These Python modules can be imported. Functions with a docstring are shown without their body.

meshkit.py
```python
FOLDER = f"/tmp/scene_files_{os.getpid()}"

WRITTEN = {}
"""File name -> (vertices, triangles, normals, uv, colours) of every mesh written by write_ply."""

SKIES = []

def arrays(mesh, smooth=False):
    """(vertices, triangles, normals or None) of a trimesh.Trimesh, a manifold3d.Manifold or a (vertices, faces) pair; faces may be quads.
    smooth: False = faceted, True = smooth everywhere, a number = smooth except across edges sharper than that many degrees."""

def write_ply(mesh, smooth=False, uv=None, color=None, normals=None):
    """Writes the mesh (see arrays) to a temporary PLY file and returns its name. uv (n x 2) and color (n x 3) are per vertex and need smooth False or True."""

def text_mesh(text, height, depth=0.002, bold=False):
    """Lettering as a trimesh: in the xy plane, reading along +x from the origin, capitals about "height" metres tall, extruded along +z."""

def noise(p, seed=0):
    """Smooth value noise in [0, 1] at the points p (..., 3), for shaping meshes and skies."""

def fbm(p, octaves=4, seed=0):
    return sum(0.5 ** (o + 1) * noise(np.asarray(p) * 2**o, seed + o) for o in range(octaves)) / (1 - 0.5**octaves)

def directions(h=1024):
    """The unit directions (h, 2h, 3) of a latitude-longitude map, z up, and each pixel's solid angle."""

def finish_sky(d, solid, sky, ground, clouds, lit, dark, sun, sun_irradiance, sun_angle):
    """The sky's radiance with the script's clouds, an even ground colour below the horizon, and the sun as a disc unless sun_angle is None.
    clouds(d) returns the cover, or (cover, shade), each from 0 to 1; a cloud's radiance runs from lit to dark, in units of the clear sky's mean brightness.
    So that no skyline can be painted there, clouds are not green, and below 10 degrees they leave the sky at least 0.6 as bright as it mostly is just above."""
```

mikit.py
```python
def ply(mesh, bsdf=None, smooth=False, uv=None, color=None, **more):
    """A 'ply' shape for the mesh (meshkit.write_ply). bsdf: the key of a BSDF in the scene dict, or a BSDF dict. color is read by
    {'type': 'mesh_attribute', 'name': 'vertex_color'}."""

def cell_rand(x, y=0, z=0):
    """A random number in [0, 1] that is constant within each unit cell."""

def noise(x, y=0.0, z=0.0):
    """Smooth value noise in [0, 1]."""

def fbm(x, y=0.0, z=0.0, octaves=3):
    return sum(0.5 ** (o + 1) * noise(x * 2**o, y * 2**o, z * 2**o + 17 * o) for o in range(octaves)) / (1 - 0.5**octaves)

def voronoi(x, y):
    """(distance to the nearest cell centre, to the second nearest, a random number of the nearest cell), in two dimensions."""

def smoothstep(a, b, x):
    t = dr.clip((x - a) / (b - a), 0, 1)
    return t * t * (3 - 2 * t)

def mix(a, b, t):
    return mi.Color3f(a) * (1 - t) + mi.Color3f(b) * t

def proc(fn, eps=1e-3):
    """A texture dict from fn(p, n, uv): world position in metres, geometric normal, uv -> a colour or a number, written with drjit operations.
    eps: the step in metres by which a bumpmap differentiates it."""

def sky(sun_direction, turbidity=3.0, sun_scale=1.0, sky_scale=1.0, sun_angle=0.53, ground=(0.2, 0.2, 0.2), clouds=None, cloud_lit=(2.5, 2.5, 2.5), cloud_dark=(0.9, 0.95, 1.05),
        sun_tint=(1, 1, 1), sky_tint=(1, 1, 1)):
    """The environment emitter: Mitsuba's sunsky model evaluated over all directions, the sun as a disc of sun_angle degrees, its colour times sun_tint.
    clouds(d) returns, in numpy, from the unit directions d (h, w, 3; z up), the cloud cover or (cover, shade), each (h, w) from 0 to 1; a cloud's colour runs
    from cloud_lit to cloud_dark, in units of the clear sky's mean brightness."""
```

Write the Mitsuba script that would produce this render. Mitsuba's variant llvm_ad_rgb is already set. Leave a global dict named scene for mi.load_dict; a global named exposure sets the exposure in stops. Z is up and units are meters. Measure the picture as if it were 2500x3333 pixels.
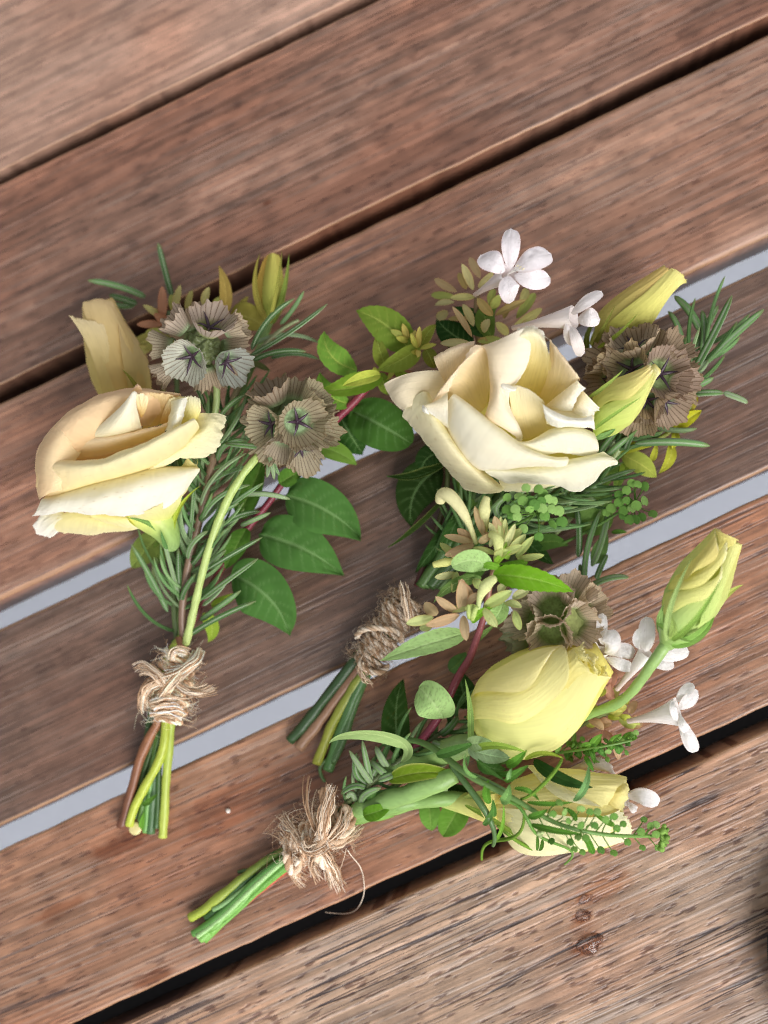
import math, random
import numpy as np
import drjit as dr
import mitsuba as mi
import trimesh
import mikit
from meshkit import noise as nnoise, fbm as nfbm
from mikit import proc, noise, fbm, voronoi, smoothstep, mix
from scipy.interpolate import make_interp_spline

scene, labels = {}, {}
rng = np.random.default_rng(7)

# ---------------------------------------------------------------- camera, sky, exposure
MM = 0.001
FOC = 4200.0                     # focal length in pixels of the 2500 x 3333 photograph
HCAM = 0.372                     # height of the lens above the table top
_d = np.array([(1630 - 1250) / FOC, (2069 - 1666.5) / FOC, 1.0]); _d /= np.linalg.norm(_d)   # straight down, in camera axes
_x = np.array([1.0, 0, 0]); _x = _x - _x.dot(_d) * _d; _x /= np.linalg.norm(_x)
_y = np.cross(-_d, _x)
R = np.stack([_x, _y, -_d])      # rows: world axes in camera axes (x right, y down, z forward)
fw = R @ np.array([0, 0, 1.0]); upv = R @ np.array([0, -1.0, 0])
CAM = np.array([0, 0, HCAM]) - np.array([fw[0], fw[1], 0]) * (HCAM / -fw[2])
FOCUS = 0.341
scene['camera'] = {'type': 'thinlens', 'fov': 2 * math.degrees(math.atan(1250 / FOC)), 'fov_axis': 'x',
                   'to_world': mi.ScalarTransform4f().look_at(origin=CAM.tolist(), target=(CAM + fw).tolist(), up=upv.tolist()),
                   'near_clip': 0.01, 'far_clip': 20.0, 'aperture_radius': 0.0034, 'focus_distance': FOCUS}
scene['sky'] = mikit.sky((0.46, -0.64, 0.70), turbidity=3, sun_scale=0.70, sky_scale=1.0, sun_angle=42, clouds=lambda d: 1.0,
                         cloud_lit=(1.02, 1.04, 1.1), ground=(0.35, 0.33, 0.3), sun_tint=(0.85, 1.0, 1.38))
exposure = 2.18


def at(px, py, z=0.0):
    """The point at height z (mm) that stands at a pixel of the photograph."""
    r = R @ np.array([(px - 1250) / FOC, (py - 1666.5) / FOC, 1.0])
    return CAM + r * ((z * MM - CAM[2]) / r[2])


class View:
    """Measurements taken in an enlarged crop of the photograph: (x, y, height in mm) to a world point."""
    def __init__(s, x0, y0, k): s.x0, s.y0, s.k = x0, y0, k
    def __call__(s, p): return at(s.x0 + p[0] / s.k, s.y0 + p[1] / s.k, p[2])
    def pts(s, ps): return np.array([s(p) for p in ps])


D = View(0, 0, 1659 / 2500)      # the whole photograph at 1659 pixels wide


# ---------------------------------------------------------------- mesh helpers
def norm(v): return v / (np.linalg.norm(v, axis=-1, keepdims=True) + 1e-12)


def spline(pts, n, deg=3):
    p = np.asarray(pts, float)
    if len(p) == 1: return np.repeat(p, n, 0)
    t = np.concatenate([[0], np.cumsum(np.linalg.norm(np.diff(p, axis=0), axis=1) + 1e-9)]); t /= t[-1]
    k = min(deg, len(p) - 1)
    if k == 2: k = 2
    return make_interp_spline(t, p, k=k)(np.linspace(0, 1, n))


def grid_faces(m, n, wrap=False):
    i, j = np.meshgrid(np.arange(m - 1), np.arange(n if wrap else n - 1), indexing='ij')
    a = i * n + j; b = i * n + (j + 1) % n
    q = np.stack([a, b, b + n, a + n], -1).reshape(-1, 4)
    return np.vstack([q[:, [0, 1, 2]], q[:, [0, 2, 3]]])


def frames(p):
    t = norm(np.gradient(p, axis=0))
    a = np.cross(t[0], [0, 0, 1.0] if abs(t[0][2]) < 0.9 else [1.0, 0, 0]); a /= np.linalg.norm(a)
    A = [a]
    for k in range(1, len(p)):
        a = A[-1] - t[k] * A[-1].dot(t[k]); A.append(a / (np.linalg.norm(a) + 1e-12))
    A = np.array(A)
    return t, A, np.cross(t, A)


def tube(path, radii, n=16, sides=8, flat=1.0, col=None, cap=True, side=None, bump=0.0, seed=0):
    """A tapered tube along a spline: (vertices, faces, colours). radii in mm, several along the path. col: one colour or several along it."""
    p = spline(path, n)
    r = np.interp(np.linspace(0, 1, n), np.linspace(0, 1, len(np.atleast_1d(radii))), np.atleast_1d(radii)) * MM
    t, A, B = frames(p)
    if side is not None:
        A = norm(np.cross(t, side)); B = np.cross(t, A)
    ang = np.arange(sides) * 2 * np.pi / sides
    rr = np.repeat(r[:, None], sides, 1)
    v = p[:, None] + rr[..., None] * (np.cos(ang)[None, :, None] * A[:, None] + flat * np.sin(ang)[None, :, None] * B[:, None])
    if bump:
        v = v + (nnoise(v / (2.2 * np.max(r)), seed) - 0.5)[..., None] * 2 * bump * (v - p[:, None])
    v = v.reshape(-1, 3); f = grid_faces(n, sides, True)
    if cap:
        k = len(v); v = np.vstack([v, p[:1], p[-1:]])
        j = np.arange(sides); e = (n - 1) * sides
        f = np.vstack([f, np.stack([j * 0 + k, (j + 1) % sides, j], 1), np.stack([j * 0 + k + 1, e + j, e + (j + 1) % sides], 1)])
    c = None
    if col is not None:
        cc = np.atleast_2d(np.asarray(col, float)); tt = np.linspace(0, 1, len(cc))
        row = np.stack([np.interp(np.linspace(0, 1, n), tt, cc[:, k]) for k in range(3)], 1)
        c = np.repeat(row, sides, 0)
        if cap: c = np.vstack([c, row[:1] * 1.4 + 0.06, row[-1:] * 1.4 + 0.06])
        c = c * (0.82 + 0.36 * nfbm(v * 1300 + seed, 3, seed))[:, None]
    return v, f, c


def join(parts):
    V, F, C, at_ = [], [], [], 0
    for v, f, c in parts:
        V.append(v); F.append(f + at_); C.append(c); at_ += len(v)
    return np.vstack(V), np.vstack(F), (None if C[0] is None else np.vstack(C))


counts = {}


def name_of(base):
    k = counts.get(base, 0); counts[base] = k + 1
    return base if k == 0 else f'{base}_{k:03d}'


def add(parent, part, mesh, bsdf, smooth=True, label=None, uv=None, **lab):
    key = name_of(part if parent is None else f"{parent}__{part}")
    v, f = mesh[0], mesh[1]; c = mesh[2] if len(mesh) > 2 else None
    scene[key] = mikit.ply((v, f), bsdf, smooth=smooth, color=None if c is None else np.clip(c, 0, 1), uv=uv)
    if label or lab:
        labels[key] = dict(**({'label': label} if label else {}), **lab)
    return key


def sheet(rows, m=22, n=22):
    """A curved sheet through rows of world points (base row first, rim last), each row with its own number of points."""
    g = np.array([spline(r, n) for r in rows])
    s = np.linspace(0, 1, len(rows)); k = min(3, len(rows) - 1)
    return make_interp_spline(s, g, k=k)(np.linspace(0, 1, m))


def outward(v, f):
    return (v, f) if np.einsum('ij,ij->i', v[f[:, 0]], np.cross(v[f[:, 1]], v[f[:, 2]])).sum() > 0 else (v, f[:, ::-1])


def normals_of(g):
    return norm(np.cross(np.gradient(g, axis=0), np.gradient(g, axis=1)))


def srgb(r, g, b):
    c = np.array([r, g, b]) / 255.0
    return [float(x) for x in np.where(c <= 0.04045, c / 12.92, ((c + 0.055) / 1.055) ** 2.4)]


# ---------------------------------------------------------------- materials
VC = {'type': 'mesh_attribute', 'name': 'vertex_color'}
scene['petal'] = {'type': 'principledthin', 'base_color': VC, 'roughness': 0.55, 'diff_trans': 0.4, 'spec_trans': 0.0, 'eta': 1.35}
scene['leaf'] = {'type': 'principledthin', 'base_color': VC, 'roughness': 0.3, 'diff_trans': 0.4, 'spec_trans': 0.0, 'eta': 1.5}
scene['paper'] = {'type': 'principledthin', 'base_color': VC, 'roughness': 0.6, 'diff_trans': 0.8, 'spec_trans': 0.0, 'eta': 1.4}
scene['stem_skin'] = {'type': 'principled', 'base_color': VC, 'roughness': 0.4, 'specular': 0.45}
scene['fibre'] = {'type': 'principled', 'base_color': VC, 'roughness': 0.8, 'specular': 0.2, 'sheen': 0.3}

# ---------------------------------------------------------------- the table
EDGES = [((0, 536), (900, 133), (0, 579), (900, 181)), ((0, 1227), (2500, 75), (0, 1286), (2500, 133)),
         ((0, 1934), (2500, 787), (0, 2038), (2500, 872)), ((0, 2702), (2500, 1513), (0, 2781), (2500, 1595)),
         ((300, 3333), (2500, 2268), (900, 3120), (2500, 2362))]
_dirs = [at(*e[k + 1]) - at(*e[k]) for e in EDGES[1:] for k in (0, 2)]
AL = np.sum([norm(v) for v in _dirs], 0); AL[2] = 0; AL /= np.linalg.norm(AL)         # along the planks
AC = np.array([AL[1], -AL[0], 0])                                                     # across, towards the viewer
mid = lambda e, k: 0.5 * (at(*e[k]) + at(*e[k + 1])).dot(AC)
GAPS = [(mid(e, 0), mid(e, 2)) for e in EDGES]
W = np.mean([GAPS[k + 1][0] - GAPS[k][1] for k in range(4)])
BOUNDS = [(GAPS[0][0] - W, GAPS[0][0])] + [(GAPS[k][1], GAPS[k + 1][0]) for k in range(4)] + [(GAPS[4][1], GAPS[4][1] + 1.75 * W)]
lo, hi = BOUNDS[0][0], BOUNDS[-1][1]
for k in range(2):
    BOUNDS.insert(0, (lo - W - 0.006, lo - 0.006)); lo -= W + 0.006
    BOUNDS.append((hi + 0.006, hi + W + 0.006)); hi += W + 0.006
THICK = 0.021

# tint of each plank: the same timber, weathered more or less
P_BASE = [srgb(134, 108, 88), srgb(134, 108, 88), srgb(158, 127, 109), srgb(126, 94, 77), srgb(141, 108, 89), srgb(103, 80, 67), srgb(141, 104, 80), srgb(158, 131, 108), srgb(146, 124, 104), srgb(136, 107, 87)]
STREAK = [0.3, 0.3, 0.35, 0.38, 0.6, 0.55, 0.9, 1.3, 1.0, 1.0]      # how deep the grain is weathered open
EDGE_R = [0.8, 0.8, 0.6, 0.8, 2.2, 1.4, 1.1, 1.1, 1.0, 1.0]          # rounding of the edges, mm
# wet and oiled marks, plus the lower bunch's cast shadow painted on the wood: (F pixel x, y, length mm, width mm, strength)
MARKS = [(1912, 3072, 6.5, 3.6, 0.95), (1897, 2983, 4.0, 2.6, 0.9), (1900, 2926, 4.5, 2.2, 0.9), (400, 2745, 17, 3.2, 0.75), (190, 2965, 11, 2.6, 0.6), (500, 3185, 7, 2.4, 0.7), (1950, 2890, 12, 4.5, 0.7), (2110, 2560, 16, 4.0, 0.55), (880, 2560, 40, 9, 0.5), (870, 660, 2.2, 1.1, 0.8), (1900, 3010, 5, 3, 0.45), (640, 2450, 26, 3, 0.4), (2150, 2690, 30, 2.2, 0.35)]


def wood_parts(p):
    u = p.x * float(AL[0]) + p.y * float(AL[1]); v = p.x * float(AC[0]) + p.y * float(AC[1])
    base, k_, s_ = mi.Color3f(0.3), mi.Float(0), mi.Float(1)
    for k, (a, b) in enumerate(BOUNDS):
        on = (v > a - 0.003) & (v < b + 0.003)
        base = dr.select(on, mi.Color3f(*P_BASE[k]), base); k_ = dr.select(on, mi.Float(k * 7.3), k_); s_ = dr.select(on, mi.Float(STREAK[k]), s_)
    return u, v, base, k_, s_


def grain(u, v, k):
    w = v + 0.011 * (noise(u * 2.6 + k, v * 14, k) - 0.5) + 0.0010 * (noise(u * 11, v * 110, k + 3) - 0.5)
    broad = fbm(u * 3 + k, w * 260, k, 3)
    fine = fbm(u * 14 + 3, w * 1500, k + 5, 3)
    lines = 1 - dr.abs(2 * fbm(u * 9 + 7, w * 700, k + 9, 2) - 1)
    pores = smoothstep(0.60, 0.78, fbm(u * 260, w * 1700, k + 9, 2))
    cracks = smoothstep(0.92, 0.985, lines) * smoothstep(0.42, 0.62, noise(u * 24, v * 260, k + 4))
    pale = smoothstep(0.50, 0.74, fbm(u * 30 + 9, w * 1700, k + 7, 3))
    return broad, fine, pores, cracks, pale


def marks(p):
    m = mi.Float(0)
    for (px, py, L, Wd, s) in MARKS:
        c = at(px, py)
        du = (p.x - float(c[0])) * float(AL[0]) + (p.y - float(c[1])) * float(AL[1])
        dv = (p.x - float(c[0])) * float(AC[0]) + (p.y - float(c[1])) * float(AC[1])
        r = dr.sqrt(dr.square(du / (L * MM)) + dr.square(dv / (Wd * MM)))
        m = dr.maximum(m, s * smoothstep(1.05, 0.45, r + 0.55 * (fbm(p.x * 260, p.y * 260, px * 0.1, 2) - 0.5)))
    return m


def wood_color(p, n, uv):
    u, v, base, k, s = wood_parts(p)
    broad, fine, pores, cracks, pale = grain(u, v, k)
    blotch = fbm(u * 20, v * 45, k + 11, 3)
    red = smoothstep(0.42, 0.72, blotch)
    mott = fbm(u * 170, v * 360, k + 13, 3)
    c = base * (0.54 + 0.92 * mott) * (0.78 + 0.44 * smoothstep(0.2, 0.8, broad)) * (0.76 + 0.48 * smoothstep(0.25, 0.75, fine)) * (0.84 + 0.32 * fbm(u * 26, v * 60, k + 15, 3))
    c = mix(c, c * mi.Color3f(1.16, 0.88, 0.74) * 0.84, red * 0.6)
    c = mix(c, mi.Color3f(0.46, 0.385, 0.325), pale * (0.06 + 0.30 * s) * (1 - 0.6 * red))
    c = mix(c, c * mi.Color3f(0.40, 0.33, 0.32), dr.clip(pores * (0.28 + 0.55 * s), 0, 0.95))
    c = mix(c, mi.Color3f(0.055, 0.038, 0.036), dr.clip(cracks * 0.75 * s, 0, 0.95))
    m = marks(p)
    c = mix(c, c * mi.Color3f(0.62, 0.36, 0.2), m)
    edge = smoothstep(0.97, 0.8, n.z) * smoothstep(0.1, 0.5, n.z) * (0.4 + 0.6 * fbm(u * 40, v * 3, k, 2))
    return mix(c, mi.Color3f(0.50, 0.285, 0.155), edge * 0.8)


def wood_rough(p, n, uv):
    u, v, base, k, s = wood_parts(p)
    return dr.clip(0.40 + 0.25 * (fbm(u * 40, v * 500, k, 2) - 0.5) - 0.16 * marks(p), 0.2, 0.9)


def wood_height(p, n, uv):
    u, v, base, k, s = wood_parts(p)
    broad, fine, pores, cracks, pale = grain(u, v, k)
    return (0.5 * fine + 0.3 * broad + 0.35 * pale - 0.5 * pores - 0.9 * cracks) * s


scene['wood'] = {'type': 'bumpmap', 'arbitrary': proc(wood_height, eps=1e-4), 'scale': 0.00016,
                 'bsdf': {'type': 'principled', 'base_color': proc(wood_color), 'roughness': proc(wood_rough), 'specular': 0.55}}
scene['blocker_black'] = {'type': 'principled', 'base_color': {'type': 'rgb', 'value': [0.012, 0.012, 0.014]}, 'roughness': 0.5}  # black for the added bars under the gaps
scene['floor_white'] = {'type': 'principled', 'base_color': proc(lambda p, n, uv: mix((0.34, 0.365, 0.405), (0.39, 0.415, 0.46), fbm(p.x * 3, p.y * 3, 0, 3))), 'roughness': 0.6}


def plank_mesh(a, b, seed):
    r = EDGE_R[seed] * MM; n = 240; L = 0.36
    prof = []
    for cx, cz, t0 in ((b - r, -r, 0), (a + r, -r, 90), (a + r, -THICK + r, 180), (b - r, -THICK + r, 270)):
        for q in np.linspace(0, 90, 5):
            t = math.radians(t0 + q); prof.append((cx + r * math.cos(t), cz + r * math.sin(t)))
    prof = np.array(prof); m = len(prof); prof = np.insert(prof, 5, [[b + (a - b) * q, 0] for q in (0.25, 0.5, 0.75)], axis=0); m = len(prof)
    s = np.linspace(-L, L, n)
    v = np.zeros((n, m, 3)); v[:] = s[:, None, None] * AL + prof[None, :, 0, None] * AC
    v[..., 2] = prof[None, :, 1]
    w = (nfbm(np.stack([s * 140, s * 0 + seed, s * 0], -1), 3, seed) - 0.5) * 0.0006
    side = np.where(prof[:, 0] > (a + b) / 2, 1.0, -1.0); side[5:8] = 0
    w2 = (nfbm(np.stack([s * 140, s * 0 + seed + 50, s * 0], -1), 3, seed + 1) - 0.5) * 0.0006
    v += (np.where(side[None] > 0, w[:, None], np.where(side[None] < 0, w2[:, None], 0)))[..., None] * AC
    v = v.reshape(-1, 3); f = grid_faces(n, m, True)
    for e, o in ((0, 1), ((n - 1) * m, -1)):
        k = len(v); v = np.vstack([v, v[e:e + m].mean(0)]); j = np.arange(m)
        f = np.vstack([f, np.stack([j * 0 + k, e + (j if o < 0 else (j + 1) % m), e + ((j + 1) % m if o < 0 else j)], 1)])
    return outward(v, f)


labels['garden_table'] = {'label': 'weathered brown slatted wooden table under the flowers', 'category': 'table'}
for k, (a, b) in enumerate(BOUNDS):
    add('garden_table', 'plank', plank_mesh(a, b, k), 'wood', smooth=35)


def bar(a, b, s0, s1, z0, z1):
    m = trimesh.creation.box((1, 1, 1)); q = m.vertices + 0.5
    v = (s0 + q[:, :1] * (s1 - s0)) * AL + (a + q[:, 1:2] * (b - a)) * AC; v[:, 2] = z0 + q[:, 2] * (z1 - z0)
    return outward(v, np.array(m.faces))


for g in (GAPS[0], GAPS[1], GAPS[4]):  # added unseen bars under the dark gaps, to block light from below
    add('garden_table', 'gap_blocker', bar(g[0] - 0.012, g[1] + 0.03, -0.36, 0.36, -THICK - 0.045, -THICK - 0.0003), 'blocker_black', smooth=False)
add(None, 'floor', (np.array([[-3, -3, -0.72], [3, -3, -0.72], [3, 3, -0.72], [-3, 3, -0.72]]), np.array([[0, 1, 2], [0, 2, 3]])), 'floor_white', smooth=False, kind='structure')

# ---------------------------------------------------------------- flower parts
UP = np.array([0, 0, 1.0])
CREAM, IVORY, BUTTER, PEACH = [(0.90, 0.87, 0.58), (0.905, 0.895, 0.79), (0.87, 0.78, 0.20), (0.88, 0.67, 0.40)]
LIME = (0.62, 0.66, 0.16)


def lerp(a, b, t): return np.asarray(a) + (np.asarray(b) - np.asarray(a)) * np.asarray(t)[..., None]


def petal_mesh(g, base, rim, edge=None, seed=0, ruff=0.55, crease=0.13, flush=None, tear=0.9, power=1.0, side=None):
    """A petal from a sheet g (base row first): soft waves, fine lengthwise creases, an uneven rim, colour from base to rim. flush: a second colour in soft patches."""
    m, n = g.shape[:2]; s, t = np.linspace(0, 1, m)[:, None], np.linspace(0, 1, n)[None]
    S, T = np.broadcast_arrays(s, t); o = np.full_like(S, seed * 3.7)
    d = norm(np.gradient(g, axis=0))
    g = g + d * ((nfbm(np.stack([T * 26, o, o], -1), 3, seed) - 0.5) * 2 * tear * MM * S ** 14)[..., None]
    N = normals_of(g)
    wave = (nfbm(np.stack([S * 2.5, T * 4, o], -1), 3, seed) - 0.5) * 1.1 * ruff
    rimw = (nnoise(np.stack([T * 11, o, o], -1), seed + 1) - 0.5) * 1.6 * ruff * S ** 5
    fine = (nfbm(np.stack([S * 7 + 2 * T, T * 46, o], -1), 3, seed + 2) - 0.5) * crease * 2 * (0.35 + 0.65 * S)
    pits = np.clip(nfbm(np.stack([S * 34, T * 34, o], -1), 3, seed + 6) - 0.55, 0, 1) * -1.6 * crease
    rid = (nnoise(np.stack([S * 1.5, T * 13 + S * 1.5, o], -1), seed + 9) - 0.5) * 0.55 * ruff * (0.3 + 0.7 * S)
    g = g + N * ((wave + rimw + fine + pits + rid) * MM)[..., None]
    c = lerp(base, rim, S ** power)
    if flush is not None:
        c = lerp(c, flush, np.clip((nfbm(np.stack([S * 2.2, T * 2.2, o], -1), 3, seed + 3) - 0.38) * 2.2, 0, 1) * 0.55)
    if side is not None:
        c = lerp(c, side, np.clip(0.8 - T * 2.0 + 0.5 * (nfbm(np.stack([S * 3, T * 3, o], -1), 2, seed + 12) - 0.5), 0, 0.8))  # one end takes a shaded-side tone, put into the colour
    st = nfbm(np.stack([S * 3, T * 60, o], -1), 3, seed + 4)
    c = c * (0.91 + 0.16 * st)[..., None]
    spots = np.clip(nfbm(np.stack([S * 30, T * 40, o], -1), 2, seed + 8) - 0.76, 0, 1) * 3.5
    c = lerp(c, (0.62, 0.46, 0.2), np.clip(spots, 0, 0.4))
    if edge is not None:
        c = lerp(c, edge, np.clip(S - 0.91, 0, 1) / 0.09 * 1.1 * nnoise(np.stack([T * 9, o, o], -1), seed + 5))
    return g.reshape(-1, 3), grid_faces(m, n), c.reshape(-1, 3)


def petals(parent, V, specs, res=(56, 76)):
    """specs: (rows, base colour, rim colour, options)."""
    for i, (rows, b, r, o) in enumerate(specs):
        o = dict(o); g = sheet([V.pts(q) for q in rows], *o.pop('res', res))
        add(parent, 'petal', petal_mesh(g, b, r, seed=len(scene), **o), 'petal')


def leaf_mesh(mid, width, roll=0.0, fold=0.22, shape=(0.6, 0.95), top=(0.06, 0.16, 0.035), vein=None, under=None, serrate=0.0, wave=0.12, seed=0, n=40, m=21, nerves=6, curl=0.0, ret=0.0, rim=None, mottle=0.18):
    """A leaf along a midrib of world points: width mm, roll degrees about the midrib, fold along it, serrate: teeth in mm, ret: strength of the net of small veins."""
    p = spline(mid, n); t = norm(np.gradient(p, axis=0))
    h = norm(np.cross(t, UP)); u = np.cross(h, t)
    a = math.radians(roll); side, nrm = h * math.cos(a) + u * math.sin(a), u * math.cos(a) - h * math.sin(a)
    s = np.linspace(0, 1, n); prof = s ** shape[0] * (1 - s) ** shape[1]; prof /= prof.max(); prof = np.maximum(prof, 0.02)
    w = np.linspace(-1, 1, m); S, Wd = np.meshgrid(s, w, indexing='ij'); A = np.abs(Wd)
    hw = 0.5 * width * prof[:, None] * np.ones((1, m))
    if serrate: hw = hw + serrate * (np.abs(((S * 11) % 1) - 0.5) * 2 - 0.3) * A ** 6 * (S < 0.96)
    o = np.full_like(S, seed * 1.3)
    lift = fold * A * hw - curl * A ** 2 * hw + wave * width * (nfbm(np.stack([S * 3, Wd * 1.2, o], -1), 2, seed) - 0.5)
    ph = (S * nerves * 1.25 - A * 1.15) % 1.0
    nerve = np.exp(-((ph - 0.5) / 0.085) ** 2) * (A > 0.04) * np.clip(1.15 - A, 0, 1)
    midr = np.exp(-(A / 0.055) ** 2)
    lift = lift - (0.022 * width * midr + 0.012 * width * nerve)
    v = p[:, None] + side[:, None] * (Wd * hw)[..., None] * MM + nrm[:, None] * lift[..., None] * MM
    c = np.ones((n, m, 3)) * np.asarray(top) * (1 - mottle / 2 + mottle * nfbm(np.stack([S * 9, Wd * 5, o], -1), 3, seed + 1))[..., None]
    fl = np.clip(nfbm(np.stack([S * 26, Wd * 9, o], -1), 2, seed + 4) - 0.74, 0, 1) * 5; c = lerp(c, np.asarray(top) * 0.55 + np.array([0.06, 0.03, 0.0]), np.clip(fl, 0, 0.6))
    if rim is not None: c = lerp(c, rim, np.clip((A - 0.72) / 0.28, 0, 1) ** 2)
    vein = np.asarray(vein if vein is not None else np.asarray(top) * 1.7 + 0.02)
    c = lerp(c, vein, np.clip(0.75 * midr + 0.4 * nerve, 0, 1))
    if ret:
        net = nfbm(np.stack([S * 24, Wd * 12, o], -1), 2, seed + 2); c = lerp(c, np.asarray(top) * 0.42, np.clip(1 - np.abs(net - 0.5) / 0.045, 0, 1) * ret)
    return v.reshape(-1, 3), grid_faces(n, m), c.reshape(-1, 3)


def needle_mesh(pts, width, col, pale=None, roll=0.0):
    """A narrow thick leaf with rolled-under margins and a groove along the top."""
    n = 16; p = spline(pts, n, 2); t = norm(np.gradient(p, axis=0)); h = norm(np.cross(t, UP)); u = np.cross(h, t)
    a = math.radians(roll); h, u = h * math.cos(a) + u * math.sin(a), u * math.cos(a) - h * math.sin(a)
    s = np.linspace(0, 1, n); r = 0.5 * width * MM * np.minimum(1, (s / 0.12 + 0.35)) * np.sqrt(np.clip(1 - s ** 6, 0.02, 1))
    prof = np.array([[-1, 0], [-0.8, 0.5], [-0.35, 0.62], [0, 0.42], [0.35, 0.62], [0.8, 0.5], [1, 0], [0.5, -0.45], [-0.5, -0.45]])
    v = p[:, None] + r[:, None, None] * (prof[None, :, :1] * h[:, None] + prof[None, :, 1:] * u[:, None])
    col = np.asarray(col, float); pale = np.asarray(pale if pale is not None else col * 1.6 + 0.03)
    c = np.array([pale * 0.85, col, col * 1.05, pale * 0.8, col * 1.05, col, pale * 0.85, pale, pale])
    c = np.repeat(c[None], n, 0) * (0.85 + 0.25 * s[:, None, None]); tipc = np.array([0.22, 0.25, 0.09]); c[-2:] = 0.5 * c[-2:] + 0.5 * tipc
    return v.reshape(-1, 3), grid_faces(n, 9, True), c.reshape(-1, 3)


ROSEMARY = [srgb(104, 140, 84), srgb(126, 158, 104), srgb(84, 118, 68), srgb(144, 170, 122), srgb(112, 150, 94)]


def needles(parent, V, lst, width=1.35, z=None, kind='needle'):
    for i, q in enumerate(lst):
        pts = [(*a, z) if len(a) == 2 else a for a in q]
        add(parent, kind, needle_mesh(V.pts(pts), width * rng.uniform(0.85, 1.12), ROSEMARY[int(rng.integers(5))], pale=np.array(srgb(186, 202, 172)) * rng.uniform(0.6, 1.1), roll=rng.uniform(-35, 35)), 'leaf')


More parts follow.
